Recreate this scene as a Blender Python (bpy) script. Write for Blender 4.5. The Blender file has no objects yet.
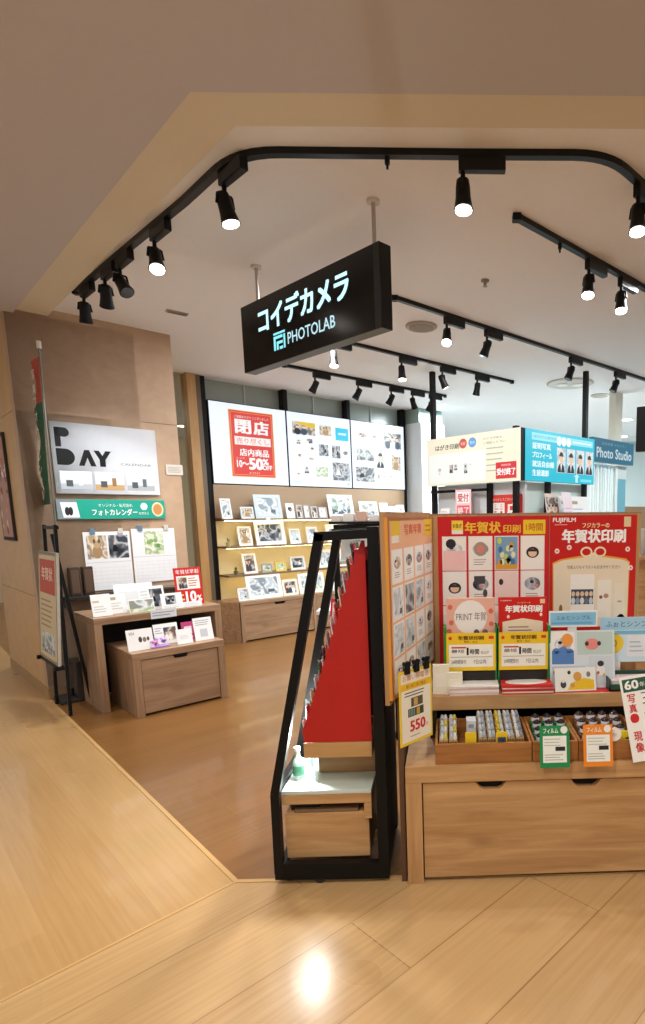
import bpy, bmesh, math, random
from mathutils import Matrix, Vector
R = math.radians
SC = bpy.context.scene
COL = SC.collection
rnd = random.Random(7)

# ------------------------------------------------------------------ materials
def lin(h):
    h = h.lstrip('#')
    o = []
    for i in (0, 2, 4):
        c = int(h[i:i+2], 16) / 255
        o.append(c / 12.92 if c <= 0.04045 else ((c + 0.055) / 1.055) ** 2.4)
    return (*o, 1)

_mats = {}
def base_mat(name):
    m = bpy.data.materials.new(name); m.use_nodes = True
    nt = m.node_tree; b = nt.nodes['Principled BSDF']
    return m, nt, b

def paint(h, rough=.5, metal=0, spec=.5, coat=0, noise=.05, scale=30):
    k = ('p', h, rough, metal, spec, coat, noise, scale)
    if k in _mats: return _mats[k]
    m, nt, b = base_mat('paint_' + h.lstrip('#'))
    n = nt.nodes.new('ShaderNodeTexNoise'); n.inputs['Scale'].default_value = scale
    tc = nt.nodes.new('ShaderNodeTexCoord'); nt.links.new(tc.outputs['Object'], n.inputs['Vector'])
    mx = nt.nodes.new('ShaderNodeMix'); mx.data_type = 'RGBA'
    c = lin(h)
    mx.inputs[6].default_value = tuple(x * (1 - noise) for x in c[:3]) + (1,)
    mx.inputs[7].default_value = tuple(min(1, x * (1 + noise)) for x in c[:3]) + (1,)
    nt.links.new(n.outputs['Fac'], mx.inputs[0]); nt.links.new(mx.outputs[2], b.inputs['Base Color'])
    b.inputs['Roughness'].default_value = rough; b.inputs['Metallic'].default_value = metal
    b.inputs['Specular IOR Level'].default_value = spec; b.inputs['Coat Weight'].default_value = coat
    _mats[k] = m; return m

def lit(h, s=1.0):
    k = ('e', h, s)
    if k in _mats: return _mats[k]
    m, nt, b = base_mat('lit_' + h.lstrip('#'))
    b.inputs['Base Color'].default_value = lin(h) if s < 3 else (.8, .8, .8, 1)
    if s < 3: b.inputs['Base Color'].default_value = tuple(.25 * x for x in lin(h)[:3]) + (1,)
    b.inputs['Emission Color'].default_value = lin(h); b.inputs['Emission Strength'].default_value = s
    b.inputs['Roughness'].default_value = .35
    _mats[k] = m; return m

def wood(name, c1, c2, axis='x', scale=1.0, rough=.45, knots=False):
    k = ('w', name)
    if k in _mats: return _mats[k]
    m, nt, b = base_mat(name)
    tc = nt.nodes.new('ShaderNodeTexCoord'); mp = nt.nodes.new('ShaderNodeMapping')
    s = {'x': (1.2, 14, 14), 'y': (14, 1.2, 14), 'z': (14, 14, 1.2)}[axis]
    mp.inputs['Scale'].default_value = tuple(v * scale for v in s)
    nt.links.new(tc.outputs['Object'], mp.inputs['Vector'])
    n = nt.nodes.new('ShaderNodeTexNoise'); n.inputs['Scale'].default_value = 1.6
    n.inputs['Detail'].default_value = 8; n.inputs['Roughness'].default_value = .6; n.inputs['Distortion'].default_value = .6
    nt.links.new(mp.outputs[0], n.inputs['Vector'])
    rp = nt.nodes.new('ShaderNodeValToRGB')
    rp.color_ramp.elements[0].position = .3; rp.color_ramp.elements[0].color = lin(c1)
    rp.color_ramp.elements[1].position = .7; rp.color_ramp.elements[1].color = lin(c2)
    nt.links.new(n.outputs['Fac'], rp.inputs[0])
    out = rp.outputs[0]
    if knots:
        v = nt.nodes.new('ShaderNodeTexVoronoi'); v.inputs['Scale'].default_value = 1.0
        mp2 = nt.nodes.new('ShaderNodeMapping')
        s2 = {'x': (2.0, 5, 5), 'y': (5, 2., 5), 'z': (5, 5, 2.)}[axis]
        mp2.inputs['Scale'].default_value = s2
        nt.links.new(tc.outputs['Object'], mp2.inputs['Vector']); nt.links.new(mp2.outputs[0], v.inputs['Vector'])
        r2 = nt.nodes.new('ShaderNodeValToRGB')
        r2.color_ramp.elements[0].position = .0; r2.color_ramp.elements[0].color = (.45, .38, .3, 1)
        r2.color_ramp.elements[1].position = .16; r2.color_ramp.elements[1].color = (1, 1, 1, 1)
        nt.links.new(v.outputs['Distance'], r2.inputs[0])
        mm = nt.nodes.new('ShaderNodeMix'); mm.data_type = 'RGBA'; mm.blend_type = 'MULTIPLY'; mm.inputs[0].default_value = .8
        nt.links.new(out, mm.inputs[6]); nt.links.new(r2.outputs[0], mm.inputs[7]); out = mm.outputs[2]
    nt.links.new(out, b.inputs['Base Color'])
    bp = nt.nodes.new('ShaderNodeBump'); bp.inputs['Strength'].default_value = .08; bp.inputs['Distance'].default_value = .002
    nt.links.new(n.outputs['Fac'], bp.inputs['Height']); nt.links.new(bp.outputs[0], b.inputs['Normal'])
    b.inputs['Roughness'].default_value = rough
    _mats[k] = m; return m

def planks(name, c1, c2, c3, rot, wid, length, rough=.28, gap='#8a6438', coat=.5):
    m, nt, b = base_mat(name)
    tc = nt.nodes.new('ShaderNodeTexCoord'); mp = nt.nodes.new('ShaderNodeMapping')
    mp.inputs['Rotation'].default_value = (0, 0, rot)
    nt.links.new(tc.outputs['Object'], mp.inputs['Vector'])
    br = nt.nodes.new('ShaderNodeTexBrick'); br.inputs['Scale'].default_value = 1
    br.inputs['Brick Width'].default_value = length; br.inputs['Row Height'].default_value = wid
    br.inputs['Mortar Size'].default_value = .002; br.inputs['Mortar Smooth'].default_value = .1
    br.inputs['Color1'].default_value = lin(c1); br.inputs['Color2'].default_value = lin(c2); br.inputs['Mortar'].default_value = lin(gap)
    br.offset = .37
    nt.links.new(mp.outputs[0], br.inputs['Vector'])
    mp2 = nt.nodes.new('ShaderNodeMapping'); mp2.inputs['Scale'].default_value = (1.5, 40, 1)
    nt.links.new(mp.outputs[0], mp2.inputs['Vector'])
    n = nt.nodes.new('ShaderNodeTexNoise'); n.inputs['Scale'].default_value = 1.5; n.inputs['Detail'].default_value = 6
    nt.links.new(mp2.outputs[0], n.inputs['Vector'])
    mx = nt.nodes.new('ShaderNodeMix'); mx.data_type = 'RGBA'
    rp = nt.nodes.new('ShaderNodeValToRGB'); rp.color_ramp.elements[0].position = .35; rp.color_ramp.elements[1].position = .75
    rp.color_ramp.elements[0].color = (0, 0, 0, 1); rp.color_ramp.elements[1].color = (.55, .55, .55, 1)
    nt.links.new(n.outputs['Fac'], rp.inputs[0]); nt.links.new(rp.outputs[0], mx.inputs[0])
    nt.links.new(br.outputs['Color'], mx.inputs[6]); mx.inputs[7].default_value = lin(c3)
    nt.links.new(mx.outputs[2], b.inputs['Base Color'])
    n3 = nt.nodes.new('ShaderNodeTexNoise'); n3.inputs['Scale'].default_value = 1.3
    mr = nt.nodes.new('ShaderNodeMapRange'); mr.inputs['To Min'].default_value = rough - .06; mr.inputs['To Max'].default_value = rough + .08
    nt.links.new(tc.outputs['Object'], n3.inputs['Vector']); nt.links.new(n3.outputs['Fac'], mr.inputs['Value'])
    nt.links.new(mr.outputs[0], b.inputs['Roughness'])
    b.inputs['Coat Weight'].default_value = coat; b.inputs['Coat Roughness'].default_value = .07
    return m

def glass(name, h, rough=.02, alpha=.25):
    k = ('g', name)
    if k in _mats: return _mats[k]
    m, nt, b = base_mat(name)
    tr = nt.nodes.new('ShaderNodeBsdfTransparent'); tr.inputs[0].default_value = lin(h)
    mx = nt.nodes.new('ShaderNodeMixShader'); mx.inputs[0].default_value = alpha
    b.inputs['Base Color'].default_value = lin(h); b.inputs['Roughness'].default_value = rough
    nt.links.new(tr.outputs[0], mx.inputs[1]); nt.links.new(b.outputs[0], mx.inputs[2])
    nt.links.new(mx.outputs[0], nt.nodes['Material Output'].inputs[0])
    _mats[k] = m; return m

BLK = paint('#060607', .5, spec=.25); BLKM = paint('#070708', .4, spec=.3)
OAK = wood('oak_board', '#a97c4d', '#cfa572', 'x', knots=True)
OAKZ = wood('oak_upright', '#a97c4d', '#cfa572', 'z')
OAKY = wood('oak_crosswise', '#a97c4d', '#cfa572', 'y')
GOAK = wood('grey_oak_board', '#8a6a50', '#b0907099'[:7], 'x', knots=True)
GOAKZ = wood('grey_oak_upright', '#8a6a50', '#b09070', 'z')
TRAYW = wood('brown_tray_wood', '#8a5526', '#b37a40', 'x', 1.5)
DARK = paint('#1a1512', .6)
WHITE = paint('#f2f1ee', .45); RED = paint('#c81e1a', .5); CREAM = paint('#efe9d6', .5)

PAL = {'people': ('#3c4350', '#8f8a86', '#d9cfc6', '#6b5a52'), 'mono': ('#20242b', '#5b626c', '#c9ced4', '#3a4450'), 'land': ('#7f9078', '#b7c6cc', '#e4e8e8', '#8a8f88'),
       'pet': ('#b79f7c', '#e4dccd', '#8b7356', '#f0ece4'), 'sketch': ('#dfe6ea', '#b4c1c9', '#eef2f4', '#8796a2'), 'portrait': ('#e6eaec', '#cdd5da', '#f2f4f4', '#b9c2c8'), 'flower': ('#dfe6d2', '#8fb072', '#f2f3ea', '#b4c99a')}
def patch(style, emit=0, var=0):
    """blurry print of a photograph: noise broken into the tones of the picture"""
    k = ('ph', style, emit, var)
    if k in _mats: return _mats[k]
    m, nt, b = base_mat('print_' + style)
    tc = nt.nodes.new('ShaderNodeTexCoord'); mp = nt.nodes.new('ShaderNodeMapping'); mp.inputs['Location'].default_value = (var*3.1, var*1.7, var*2.3)
    nt.links.new(tc.outputs['Object'], mp.inputs['Vector'])
    n = nt.nodes.new('ShaderNodeTexNoise'); n.inputs['Scale'].default_value = 10; n.inputs['Detail'].default_value = 1.5; n.inputs['Distortion'].default_value = .3
    nt.links.new(mp.outputs[0], n.inputs['Vector'])
    rp = nt.nodes.new('ShaderNodeValToRGB'); cr = rp.color_ramp; p = PAL[style]
    cr.elements[0].position = .36; cr.elements[0].color = lin(p[0]); cr.elements[1].position = .62; cr.elements[1].color = lin(p[3])
    for q, c in ((.45, p[1]), (.53, p[2])): e = cr.elements.new(q); e.color = lin(c)
    nt.links.new(n.outputs['Fac'], rp.inputs[0])
    if emit: nt.links.new(rp.outputs[0], b.inputs['Emission Color']); b.inputs['Emission Strength'].default_value = emit; b.inputs['Base Color'].default_value = (.1, .1, .1, 1)
    else: nt.links.new(rp.outputs[0], b.inputs['Base Color'])
    b.inputs['Roughness'].default_value = .35
    _mats[k] = m; return m

# ------------------------------------------------------------------ mesh builder
_txt = {}
def text_mesh(s, off):
    k = (s, off)
    if k in _txt: return _txt[k]
    cu = bpy.data.curves.new('lettering', 'FONT'); cu.body = s; cu.offset = off; cu.resolution_u = 2; cu.size = 1
    o = bpy.data.objects.new('lettering', cu); COL.objects.link(o)
    bpy.context.view_layer.update()
    me = o.to_mesh()
    V = [tuple(v.co) for v in me.vertices]; Fs = [tuple(p.vertices) for p in me.polygons]
    o.to_mesh_clear(); bpy.data.objects.remove(o); bpy.data.curves.remove(cu)
    if V:
        x0 = min(v[0] for v in V); x1 = max(v[0] for v in V); y0 = min(v[1] for v in V); y1 = max(v[1] for v in V)
    else: x0 = y0 = 0; x1 = y1 = 1
    _txt[k] = (V, Fs, (x0, y0, x1, y1)); return _txt[k]

class MB:
    def __init__(s): s.v = []; s.f = []; s.mi = []; s.mats = []; s.M = Matrix.Identity(4); s.sm = set()
    def slot(s, m):
        if m not in s.mats: s.mats.append(m)
        return s.mats.index(m)
    def add(s, V, Fs, m, smooth=False):
        n = len(s.v); i = s.slot(m)
        s.v += [tuple(s.M @ Vector(p)) for p in V]
        for f in Fs:
            if smooth: s.sm.add(len(s.f))
            s.f.append(tuple(n + k for k in f)); s.mi.append(i)
        return s
    def box(s, x0, x1, y0, y1, z0, z1, m, bev=0):
        if bev:
            bm = bmesh.new(); bmesh.ops.create_cube(bm, size=1)
            for v in bm.verts: v.co = Vector(((x0+x1)/2 + v.co.x*(x1-x0), (y0+y1)/2 + v.co.y*(y1-y0), (z0+z1)/2 + v.co.z*(z1-z0)))
            bmesh.ops.bevel(bm, geom=bm.edges[:], offset=bev, segments=2, affect='EDGES', profile=.6)
            bm.verts.index_update()
            s.add([v.co[:] for v in bm.verts], [[v.index for v in f.verts] for f in bm.faces], m); bm.free(); return s
        V = [(x0,y0,z0),(x1,y0,z0),(x1,y1,z0),(x0,y1,z0),(x0,y0,z1),(x1,y0,z1),(x1,y1,z1),(x0,y1,z1)]
        return s.add(V, [(0,3,2,1),(4,5,6,7),(0,1,5,4),(1,2,6,5),(2,3,7,6),(3,0,4,7)], m)
    def cyl(s, p0, p1, r0, m, r1=None, n=16, caps=True, smooth=True):
        if r1 is None: r1 = r0
        p0 = Vector(p0); p1 = Vector(p1); d = (p1-p0).normalized()
        a = d.orthogonal().normalized(); b = d.cross(a)
        V = []
        for p, r in ((p0, r0), (p1, r1)):
            for k in range(n):
                t = 2*math.pi*k/n; V.append(tuple(p + a*(r*math.cos(t)) + b*(r*math.sin(t))))
        s.add(V, [(k, (k+1) % n, n+(k+1) % n, n+k) for k in range(n)], m, smooth)
        if caps: s.add(V[:n], [tuple(range(n-1, -1, -1))], m); s.add(V[n:], [tuple(range(n))], m)
        return s
    def bar(s, p0, p1, w, t, m, up=(0, 0, 1)):
        p0 = Vector(p0); p1 = Vector(p1); d = (p1-p0).normalized()
        u = Vector(up); a = d.cross(u)
        if a.length < 1e-4: a = Vector((1, 0, 0))
        a.normalize(); b = a.cross(d)
        V = [tuple(p + a*(sx*w/2) + b*(sy*t/2)) for p in (p0, p1) for sx, sy in ((-1,-1),(1,-1),(1,1),(-1,1))]
        return s.add(V, [(3,2,1,0),(4,5,6,7),(0,1,5,4),(1,2,6,5),(2,3,7,6),(3,0,4,7)], m)
    def lathe(s, prof, c, m, n=20):
        V = []
        for r, z in prof:
            for k in range(n):
                t = 2*math.pi*k/n; V.append((c[0]+r*math.cos(t), c[1]+r*math.sin(t), c[2]+z))
        Fs = [(i*n+k, i*n+(k+1) % n, (i+1)*n+(k+1) % n, (i+1)*n+k) for i in range(len(prof)-1) for k in range(n)]
        s.add(V, Fs, m, True); s.add(V[:n], [tuple(range(n-1,-1,-1))], m); return s.add(V[-n:], [tuple(range(n))], m)
    def prism(s, pts, z0, z1, m):      # plan polygon, ccw
        n = len(pts); V = [(x, y, z0) for x, y in pts] + [(x, y, z1) for x, y in pts]
        return s.add(V, [tuple(range(n-1,-1,-1)), tuple(range(n, 2*n))] + [(k, (k+1) % n, n+(k+1) % n, n+k) for k in range(n)], m)
    def slab(s, pts, y0, y1, m):       # outline in x,z (ccw seen from -y), thickness along y
        n = len(pts); V = [(x, y0, z) for x, z in pts] + [(x, y1, z) for x, z in pts]
        return s.add(V, [tuple(range(n)), tuple(range(2*n-1, n-1, -1))] + [((k+1) % n, k, n+k, n+(k+1) % n) for k in range(n)], m)
    def build(s, name, parent=None, loc=(0,0,0), rz=0):
        me = bpy.data.meshes.new(name); me.from_pydata(s.v, [], s.f)
        for m in s.mats: me.materials.append(m)
        for i, p in enumerate(me.polygons):
            p.material_index = s.mi[i]; p.use_smooth = i in s.sm
        me.update()
        o = bpy.data.objects.new(name, me); COL.objects.link(o); o.parent = parent
        o.location = loc; o.rotation_euler = (0, 0, rz); return o

class Sheet(MB):
    """printed sheet standing in the x,z plane, front towards -y; marks are thin ink layers"""
    def __init__(s, W, H, bg, t=.003, emit=0, x=0, z=0, y=0, lean=0, edge=None):
        super().__init__(); s.W = W; s.H = H; s.emit = emit
        s.M = Matrix.Translation((x, y, z)) @ Matrix.Rotation(-lean, 4, 'X'); s.t = t
        s.box(0, W, -t, 0, 0, H, s.c(bg) if edge is None else edge)
        if edge is not None: s.R(0, 0, 1, 1, bg, 0)
        s.n = 0
    def c(s, h):
        if not isinstance(h, str): return h
        return lit(h, s.emit) if s.emit else paint(h, .55, spec=.25, noise=.02)
    def y(s, k): return -s.t - .0004 * k
    def R(s, x0, z0, x1, z1, h, k=1):
        y = s.y(k); x0 *= s.W; x1 *= s.W; z0 *= s.H; z1 *= s.H
        return s.add([(x0,y,z0),(x1,y,z0),(x1,y,z1),(x0,y,z1)], [(0,1,2,3)], s.c(h))
    def E(s, cx, cz, rx, rz, h, k=2, n=18, a0=0, a1=360):
        y = s.y(k); cx *= s.W; cz *= s.H; rx *= s.W; rz *= s.H
        full = a1-a0 >= 360
        V = [(cx+rx*math.cos(R(a0+(a1-a0)*i/(n if full else n-1))), y, cz+rz*math.sin(R(a0+(a1-a0)*i/(n if full else n-1)))) for i in range(n)]
        return s.add(V, [tuple(range(n))], s.c(h))
    def P(s, pts, h, k=2):
        y = s.y(k); return s.add([(x*s.W, y, z*s.H) for x, z in pts], [tuple(range(len(pts)))], s.c(h))
    def T(s, txt, x0, z0, x1, z1, h, k=3, off=.0, vert=False):
        if vert:
            n = len(txt); dz = (z1-z0)/n
            for i, ch in enumerate(txt):
                if ch != ' ': s.T(ch, x0, z1-(i+1)*dz+dz*.08, x1, z1-i*dz-dz*.08, h, k, off)
            return s
        V, Fs, (a, b, c, d) = text_mesh(txt, 0)
        y = s.y(k); sx = (x1-x0)*s.W/max(c-a, 1e-6); sz = (z1-z0)*s.H/max(d-b, 1e-6); g = off*1.1
        for ox, oz in (((0, 0),) if off < .005 else ((-g, -g*.6), (g, -g*.6), (g, g*.6), (-g, g*.6), (0, 0))):
            s.add([(x0*s.W+(v[0]-a+ox)*sx, y - (.00008 if ox > 0 else 0) - (.00004 if oz > 0 else 0), z0*s.H+(v[1]-b+oz)*sz) for v in V], Fs, s.c(h))
        return s
    def lines(s, x0, z0, x1, z1, n, h, k=2):
        dz = (z1-z0)/n
        for i in range(n):
            e = x1-(x1-x0)*rnd.uniform(0, .3)
            s.R(x0, z0+i*dz+dz*.3, e, z0+i*dz+dz*.62, h, k)
        return s
    def photo(s, x0, z0, x1, z1, style, k=2):
        w, hh = x1-x0, z1-z0
        r = rnd; ph = lambda st: patch(st, s.emit, r.randint(0, 3))
        if style == 'people':
            s.R(x0, z0, x1, z1, ph('people'), k)
            for i in range(r.choice([2, 3])):
                cx = x0+w*(.22+.28*i); s.E(cx, z0+hh*.22, w*.14, hh*.26, r.choice(['#23262e', '#f0eee8', '#5a3a36', '#33475e']), k+1)
                s.E(cx, z0+hh*.6, w*.075, hh*.12, '#e7bfa3', k+2); s.E(cx, z0+hh*.67, w*.08, hh*.08, '#2a211d', k+3, a0=0, a1=180)
        elif style == 'portrait':
            s.R(x0, z0, x1, z1, ph('portrait'), k); s.E((x0+x1)/2, z0+hh*.02, w*.42, hh*.36, '#23262e', k+1, a0=0, a1=180)
            s.P([((x0+x1)/2-w*.09, z0+hh*.36), ((x0+x1)/2, z0+hh*.04), ((x0+x1)/2+w*.09, z0+hh*.36)], '#f4f4f4', k+2)
            s.E((x0+x1)/2, z0+hh*.6, w*.21, hh*.2, '#e7bfa3', k+3); s.E((x0+x1)/2, z0+hh*.66, w*.24, hh*.18, '#2a211d', k+4, a0=0, a1=180)
        elif style == 'land':
            s.R(x0, z0, x1, z1, ph('land'), k); s.R(x0, z0, x1, z0+hh*.3, ph('mono' if r.random() < .4 else 'flower'), k+1)
            s.E(x0+w*r.uniform(.3, .7), z0+hh*.38, w*.2, hh*.22, ph('land'), k+2)
        elif style == 'pet':
            s.R(x0, z0, x1, z1, ph('pet'), k); s.E(x0+w*.5, z0+hh*.3, w*.25, hh*.28, '#a98b65', k+1); s.E(x0+w*.5, z0+hh*.62, w*.17, hh*.17, '#c2a47c', k+2)
            s.E(x0+w*.38, z0+hh*.76, w*.06, hh*.1, '#6e5238', k+3); s.E(x0+w*.62, z0+hh*.76, w*.06, hh*.1, '#6e5238', k+3)
        elif style == 'card':
            s.R(x0, z0, x1, z1, '#f6f3ee', k); s.E(x0+w*.5, z0+hh*.62, w*.36, hh*.2, ph(r.choice(['people', 'pet', 'sketch', 'mono'])), k+1)
            s.E(x0+w*r.uniform(.3, .6), z0+hh*.68, w*.09, hh*.05, '#3a3233', k+2); s.E(x0+w*r.uniform(.4, .7), z0+hh*.56, w*.11, hh*.045, '#d98f84', k+2)
            s.lines(x0+w*.2, z0+hh*.12, x1-w*.2, z0+hh*.34, 3, '#9a9694', k+1)
        elif style == 'baby':
            s.R(x0, z0, x1, z1, '#f6f3ee', k); s.E(x0+w*.5, z0+hh*.5, w*.32, hh*.21, '#2d2b30', k+1); s.E(x0+w*.5, z0+hh*.48, w*.22, hh*.15, '#e8c3aa', k+2)
            s.E(x0+w*.5, z0+hh*.53, w*.22, hh*.09, '#3a2c25', k+3, a0=0, a1=180)
        elif style == 'flower':
            s.R(x0, z0, x1, z1, ph('flower'), k)
            for i in range(4): s.E(x0+w*r.uniform(.2, .8), z0+hh*r.uniform(.3, .8), w*.12, hh*.09, r.choice(['#88b06a', '#6f9a58', '#b9cf9a', '#ffffff']), k+1+i % 3)
        elif style == 'mono':
            s.R(x0, z0, x1, z1, ph('mono'), k)
            for i in range(r.choice([1, 2])):
                cx = x0+w*(.32+.36*i); s.E(cx, z0+hh*.3, w*.13, hh*.3, r.choice(['#e4e6e8', '#aab2bd', '#14161a']), k+1, a0=0, a1=180); s.E(cx, z0+hh*.66, w*.055, hh*.08, '#d9bba6', k+2)
        elif style == 'sketch':
            s.R(x0, z0, x1, z1, ph('sketch'), k)
            for i in range(5): s.E(x0+w*r.uniform(.12, .88), z0+hh*r.uniform(.15, .75), w*.04, hh*.05, r.choice(['#9fb0bb', '#c4cdd2', '#7d8d99', '#b4a9a0']), k+1+i % 3)
            s.R(x0+w*.62, z0+hh*.12, x0+w*.86, z0+hh*.3, '#5b6470', k+4)
        return s

def props(o, label=None, cat=None, group=None, kind=None):
    for k, v in (('label', label), ('category', cat), ('group', group), ('kind', kind)):
        if v: o[k] = v
    return o
def thing(name, label, cat, loc=(0,0,0), rz=0, group=None):
    o = bpy.data.objects.new(name, None); COL.objects.link(o); o.empty_display_size = .1
    o.location = loc; o.rotation_euler = (0, 0, rz); return props(o, label, cat, group)
def struct(name, mb): return props(mb.build(name), kind='structure')
def at(O, ang, x, y, z=0):       # local point of a frame standing at O turned by ang
    c, s = math.cos(R(ang)), math.sin(R(ang)); return (O[0]+c*x-s*y, O[1]+s*x+c*y, z)
def copy_tree(o, parent=None):
    c = o.copy(); COL.objects.link(c); c.parent = parent
    for ch in list(o.children): copy_tree(ch, c)
    return c

# ------------------------------------------------------------------ camera
cam = bpy.data.cameras.new('camera'); co = bpy.data.objects.new('camera', cam); COL.objects.link(co); SC.camera = co
h, p, r = R(2.2), R(8.3), R(.6)
Fw = Vector((math.sin(h)*math.cos(p), math.cos(h)*math.cos(p), -math.sin(p)))
R0 = Vector((math.cos(h), -math.sin(h), 0)); U0 = R0.cross(Fw)
Rr = R0*math.cos(r) - U0*math.sin(r); Uu = U0*math.cos(r) + R0*math.sin(r)
co.matrix_world = Matrix(((Rr.x, Uu.x, -Fw.x, 0), (Rr.y, Uu.y, -Fw.y, 0), (Rr.z, Uu.z, -Fw.z, 1.5), (0, 0, 0, 1)))
cam.sensor_fit = 'VERTICAL'; cam.sensor_height = 36; cam.lens = 573/1024*36
cam.shift_x = -(470-322.5)/1024; cam.shift_y = (600-512)/1024; cam.clip_start = .05

# ------------------------------------------------------------------ world + light
w = bpy.data.worlds.new('world'); SC.world = w; w.use_nodes = True
w.node_tree.nodes['Background'].inputs[0].default_value = (1, .97, .97, 1)
w.node_tree.nodes['Background'].inputs[1].default_value = .5
SC.view_settings.view_transform = 'Standard'; SC.view_settings.look = 'None'
SC.view_settings.exposure = .1; SC.view_settings.gamma = 1; SC.view_settings.use_curve_mapping = False

def light(kind, loc, e, col=(1, 1, 1), size=.1, to=None, angle=70, blend=.6, name='lamp'):
    l = bpy.data.lights.new(name, kind); l.energy = e; l.color = col
    if kind == 'SPOT': l.spot_size = R(angle); l.spot_blend = blend; l.shadow_soft_size = size
    elif kind == 'AREA': l.shape = 'DISK'; l.size = size
    else: l.shadow_soft_size = size
    o = bpy.data.objects.new(name, l); COL.objects.link(o); o.location = loc
    d = Vector(to) - Vector(loc) if to else Vector((0, 0, -1))
    o.rotation_euler = d.to_track_quat('-Z', 'Y').to_euler(); return o

WARM = (1, .94, .86); NEU = (.98, .99, 1); COOL = (.84, .95, 1)
for x, y in ((-3.2, 1.2), (-1.2, -.6), (1.2, -.4), (-5.6, 3.2), (3, .6), (-.3, .7)):
    light('AREA', (x, y, 3.06), 26, WARM, .35, name='concourse_light')
light('AREA', (-4.6, 8.6, 3.1), 60, WARM, .4, name='concourse_light')  # unseen fill, added to brighten the concourse behind the glass
for x, y in ((-.6, 4.2), (-1.1, 5.6), (1.6, 4.4), (.4, 6.2)):
    light('AREA', (x, y, 3.13), 34, NEU, .3, name='shop_fill_light')  # hidden fill lights without fixtures, added over the shop floor
for x, y in ((2.4, 8.6), (.9, 9.6), (4, 7), (3.6, 10.6), (.2, 9.2)):
    light('AREA', (x, y, 3.13), 80, COOL, .5, name='studio_downlight')

# ------------------------------------------------------------------ setting
A = (-3.379, 4.813)                                    # corner of the left wall
fl_front = planks('beech_floor_front', '#c59f6c', '#b99260', '#d0b080', R(-45.5), .33, 1.8, gap='#866238')
fl_left = planks('beech_floor_left', '#bd9662', '#b38b57', '#c7a270', R(45), .33, 1.8, gap='#c09868')
fl_in = planks('oak_floor_inner', '#84592e', '#765028', '#936838', R(-45), .12, 1.2, rough=.3, gap='#8a6236', coat=.25)
c0 = (-.905, 2.238)
m = MB(); m.prism([(-9, -6.4), (12, -6), (12, 2.05), c0], -.1, 0, fl_front); struct('floor', m)
m = MB(); m.prism([(-9, -6.4), c0, A, (-10.9, 12.9), (-14, 9)], -.1, 0, fl_left); struct('floor', m)
m = MB(); m.prism([c0, (12, 2.05), (12, 16), (-9, 16), (-10.9, 12.9), A], -.1, 0, fl_in); struct('floor', m)
m = MB(); TR = paint('#c79f68', .3)
m.bar((*A, .001), (*c0, .001), .02, .004, TR); m.bar((*c0, .001), (12, 2.05, .001), .02, .004, TR); struct('trim_1', m)
m = MB(); m.bar((*c0, .0005), (-6.0, -3.3, .0005), .012, .003, TR); struct('trim_2', m)

CEIL = paint('#bfbab9', .8, noise=.02); CEIN = paint('#ebecee', .8, noise=.02); BAND = paint('#d8ceb6', .8, noise=.02)  # BAND: yellow of the warm light put into the border colour
v = (-.7071, .7071); u = (.7071, .7071)
o1 = (-.945, 2.463); o2 = (-.945-4.2, 2.463+4.2)       # outer line of the stepped ceiling border
i1 = (-.86, 2.70); i2 = (-.86-4.2, 2.70+4.2)
q1, q2 = (1.02, 2.44), (1.02+9, 2.44+9); j1, j2 = (.93, 2.68), (.93+9, 2.68+9)
m = MB()
m.prism([(-9, -6), (12, -6), (12, 2.44), q1, o1], 3.10, 3.3, CEIL)
m.prism([(-9, -6), o1, o2, (-14, 12)], 3.10, 3.3, CEIL); m.prism([q1, (12, 2.44), (12, 11.4), q2], 3.10, 3.3, CEIL); struct('ceiling', m)
m = MB(); 
m.prism([o1, q1, j1, i1], 3.13, 3.3, BAND); m.prism([o1, i1, i2, o2], 3.13, 3.3, BAND); m.prism([q1, q2, j2, j1], 3.13, 3.3, BAND); struct('trim_3', m)
m = MB(); m.prism([i1, j1, j2, (12, 16), (-9, 16), i2], 3.18, 3.3, CEIN); struct('ceiling', m)

WL = wood('brown_wall_panel', '#b4977c', '#bfa286', 'x', .5, .55); WLC = wood('beige_wall_panel', '#c39d66', '#cfab75', 'x', .4, .5)
E1 = (A[0]+1.215*u[0], A[1]+1.215*u[1]); D1 = (A[0]+1.63*v[0], A[1]+1.63*v[1])
m = MB(); D2 = (D1[0]+.9*u[0], D1[1]+.9*u[1]); E2 = (E1[0]+.12*v[0], E1[1]+.12*v[1])
def jt(y, n): return n
Wt = 3.18
m.M = Matrix.Translation((*A, 0)) @ Matrix.Rotation(R(45), 4, 'Z')
m.box(0, 1.215, 0, .12, 0, .873, WL); m.box(0, 1.215, 0, .12, .877, 2.372, WL); m.box(0, 1.215, 0, .12, 2.376, Wt, WL); m.box(0.002, 1.21, .004, .118, .86, 2.4, DARK)
struct('wall_left', m)
m = MB(); m.M = Matrix.Translation((*A, 0)) @ Matrix.Rotation(R(45), 4, 'Z')
m.box(-.001, .9, .1, 1.63, 0.1, .873, WLC); m.box(-.001, .9, .1, 1.63, .877, 2.372, WLC); m.box(-.001, .9, .1, 1.63, 2.376, 3.12, WLC); m.box(.002, .89, .12, 1.62, .06, 3.0, DARK)
m.box(-.001, .9, 0.0, .1, .1, 3.12, WL)
struct('wall_column', m)
m = MB(); m.M = Matrix.Translation((*A, 0)) @ Matrix.Rotation(R(45), 4, 'Z')
m.box(-.008, .0, -.008, 1.63, 0, .1, paint('#a8844f', .5)); m.box(0, 1.215, -.008, 0, 0, .1, paint('#8a6a4c', .5)); struct('baseboard_left', m)

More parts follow.
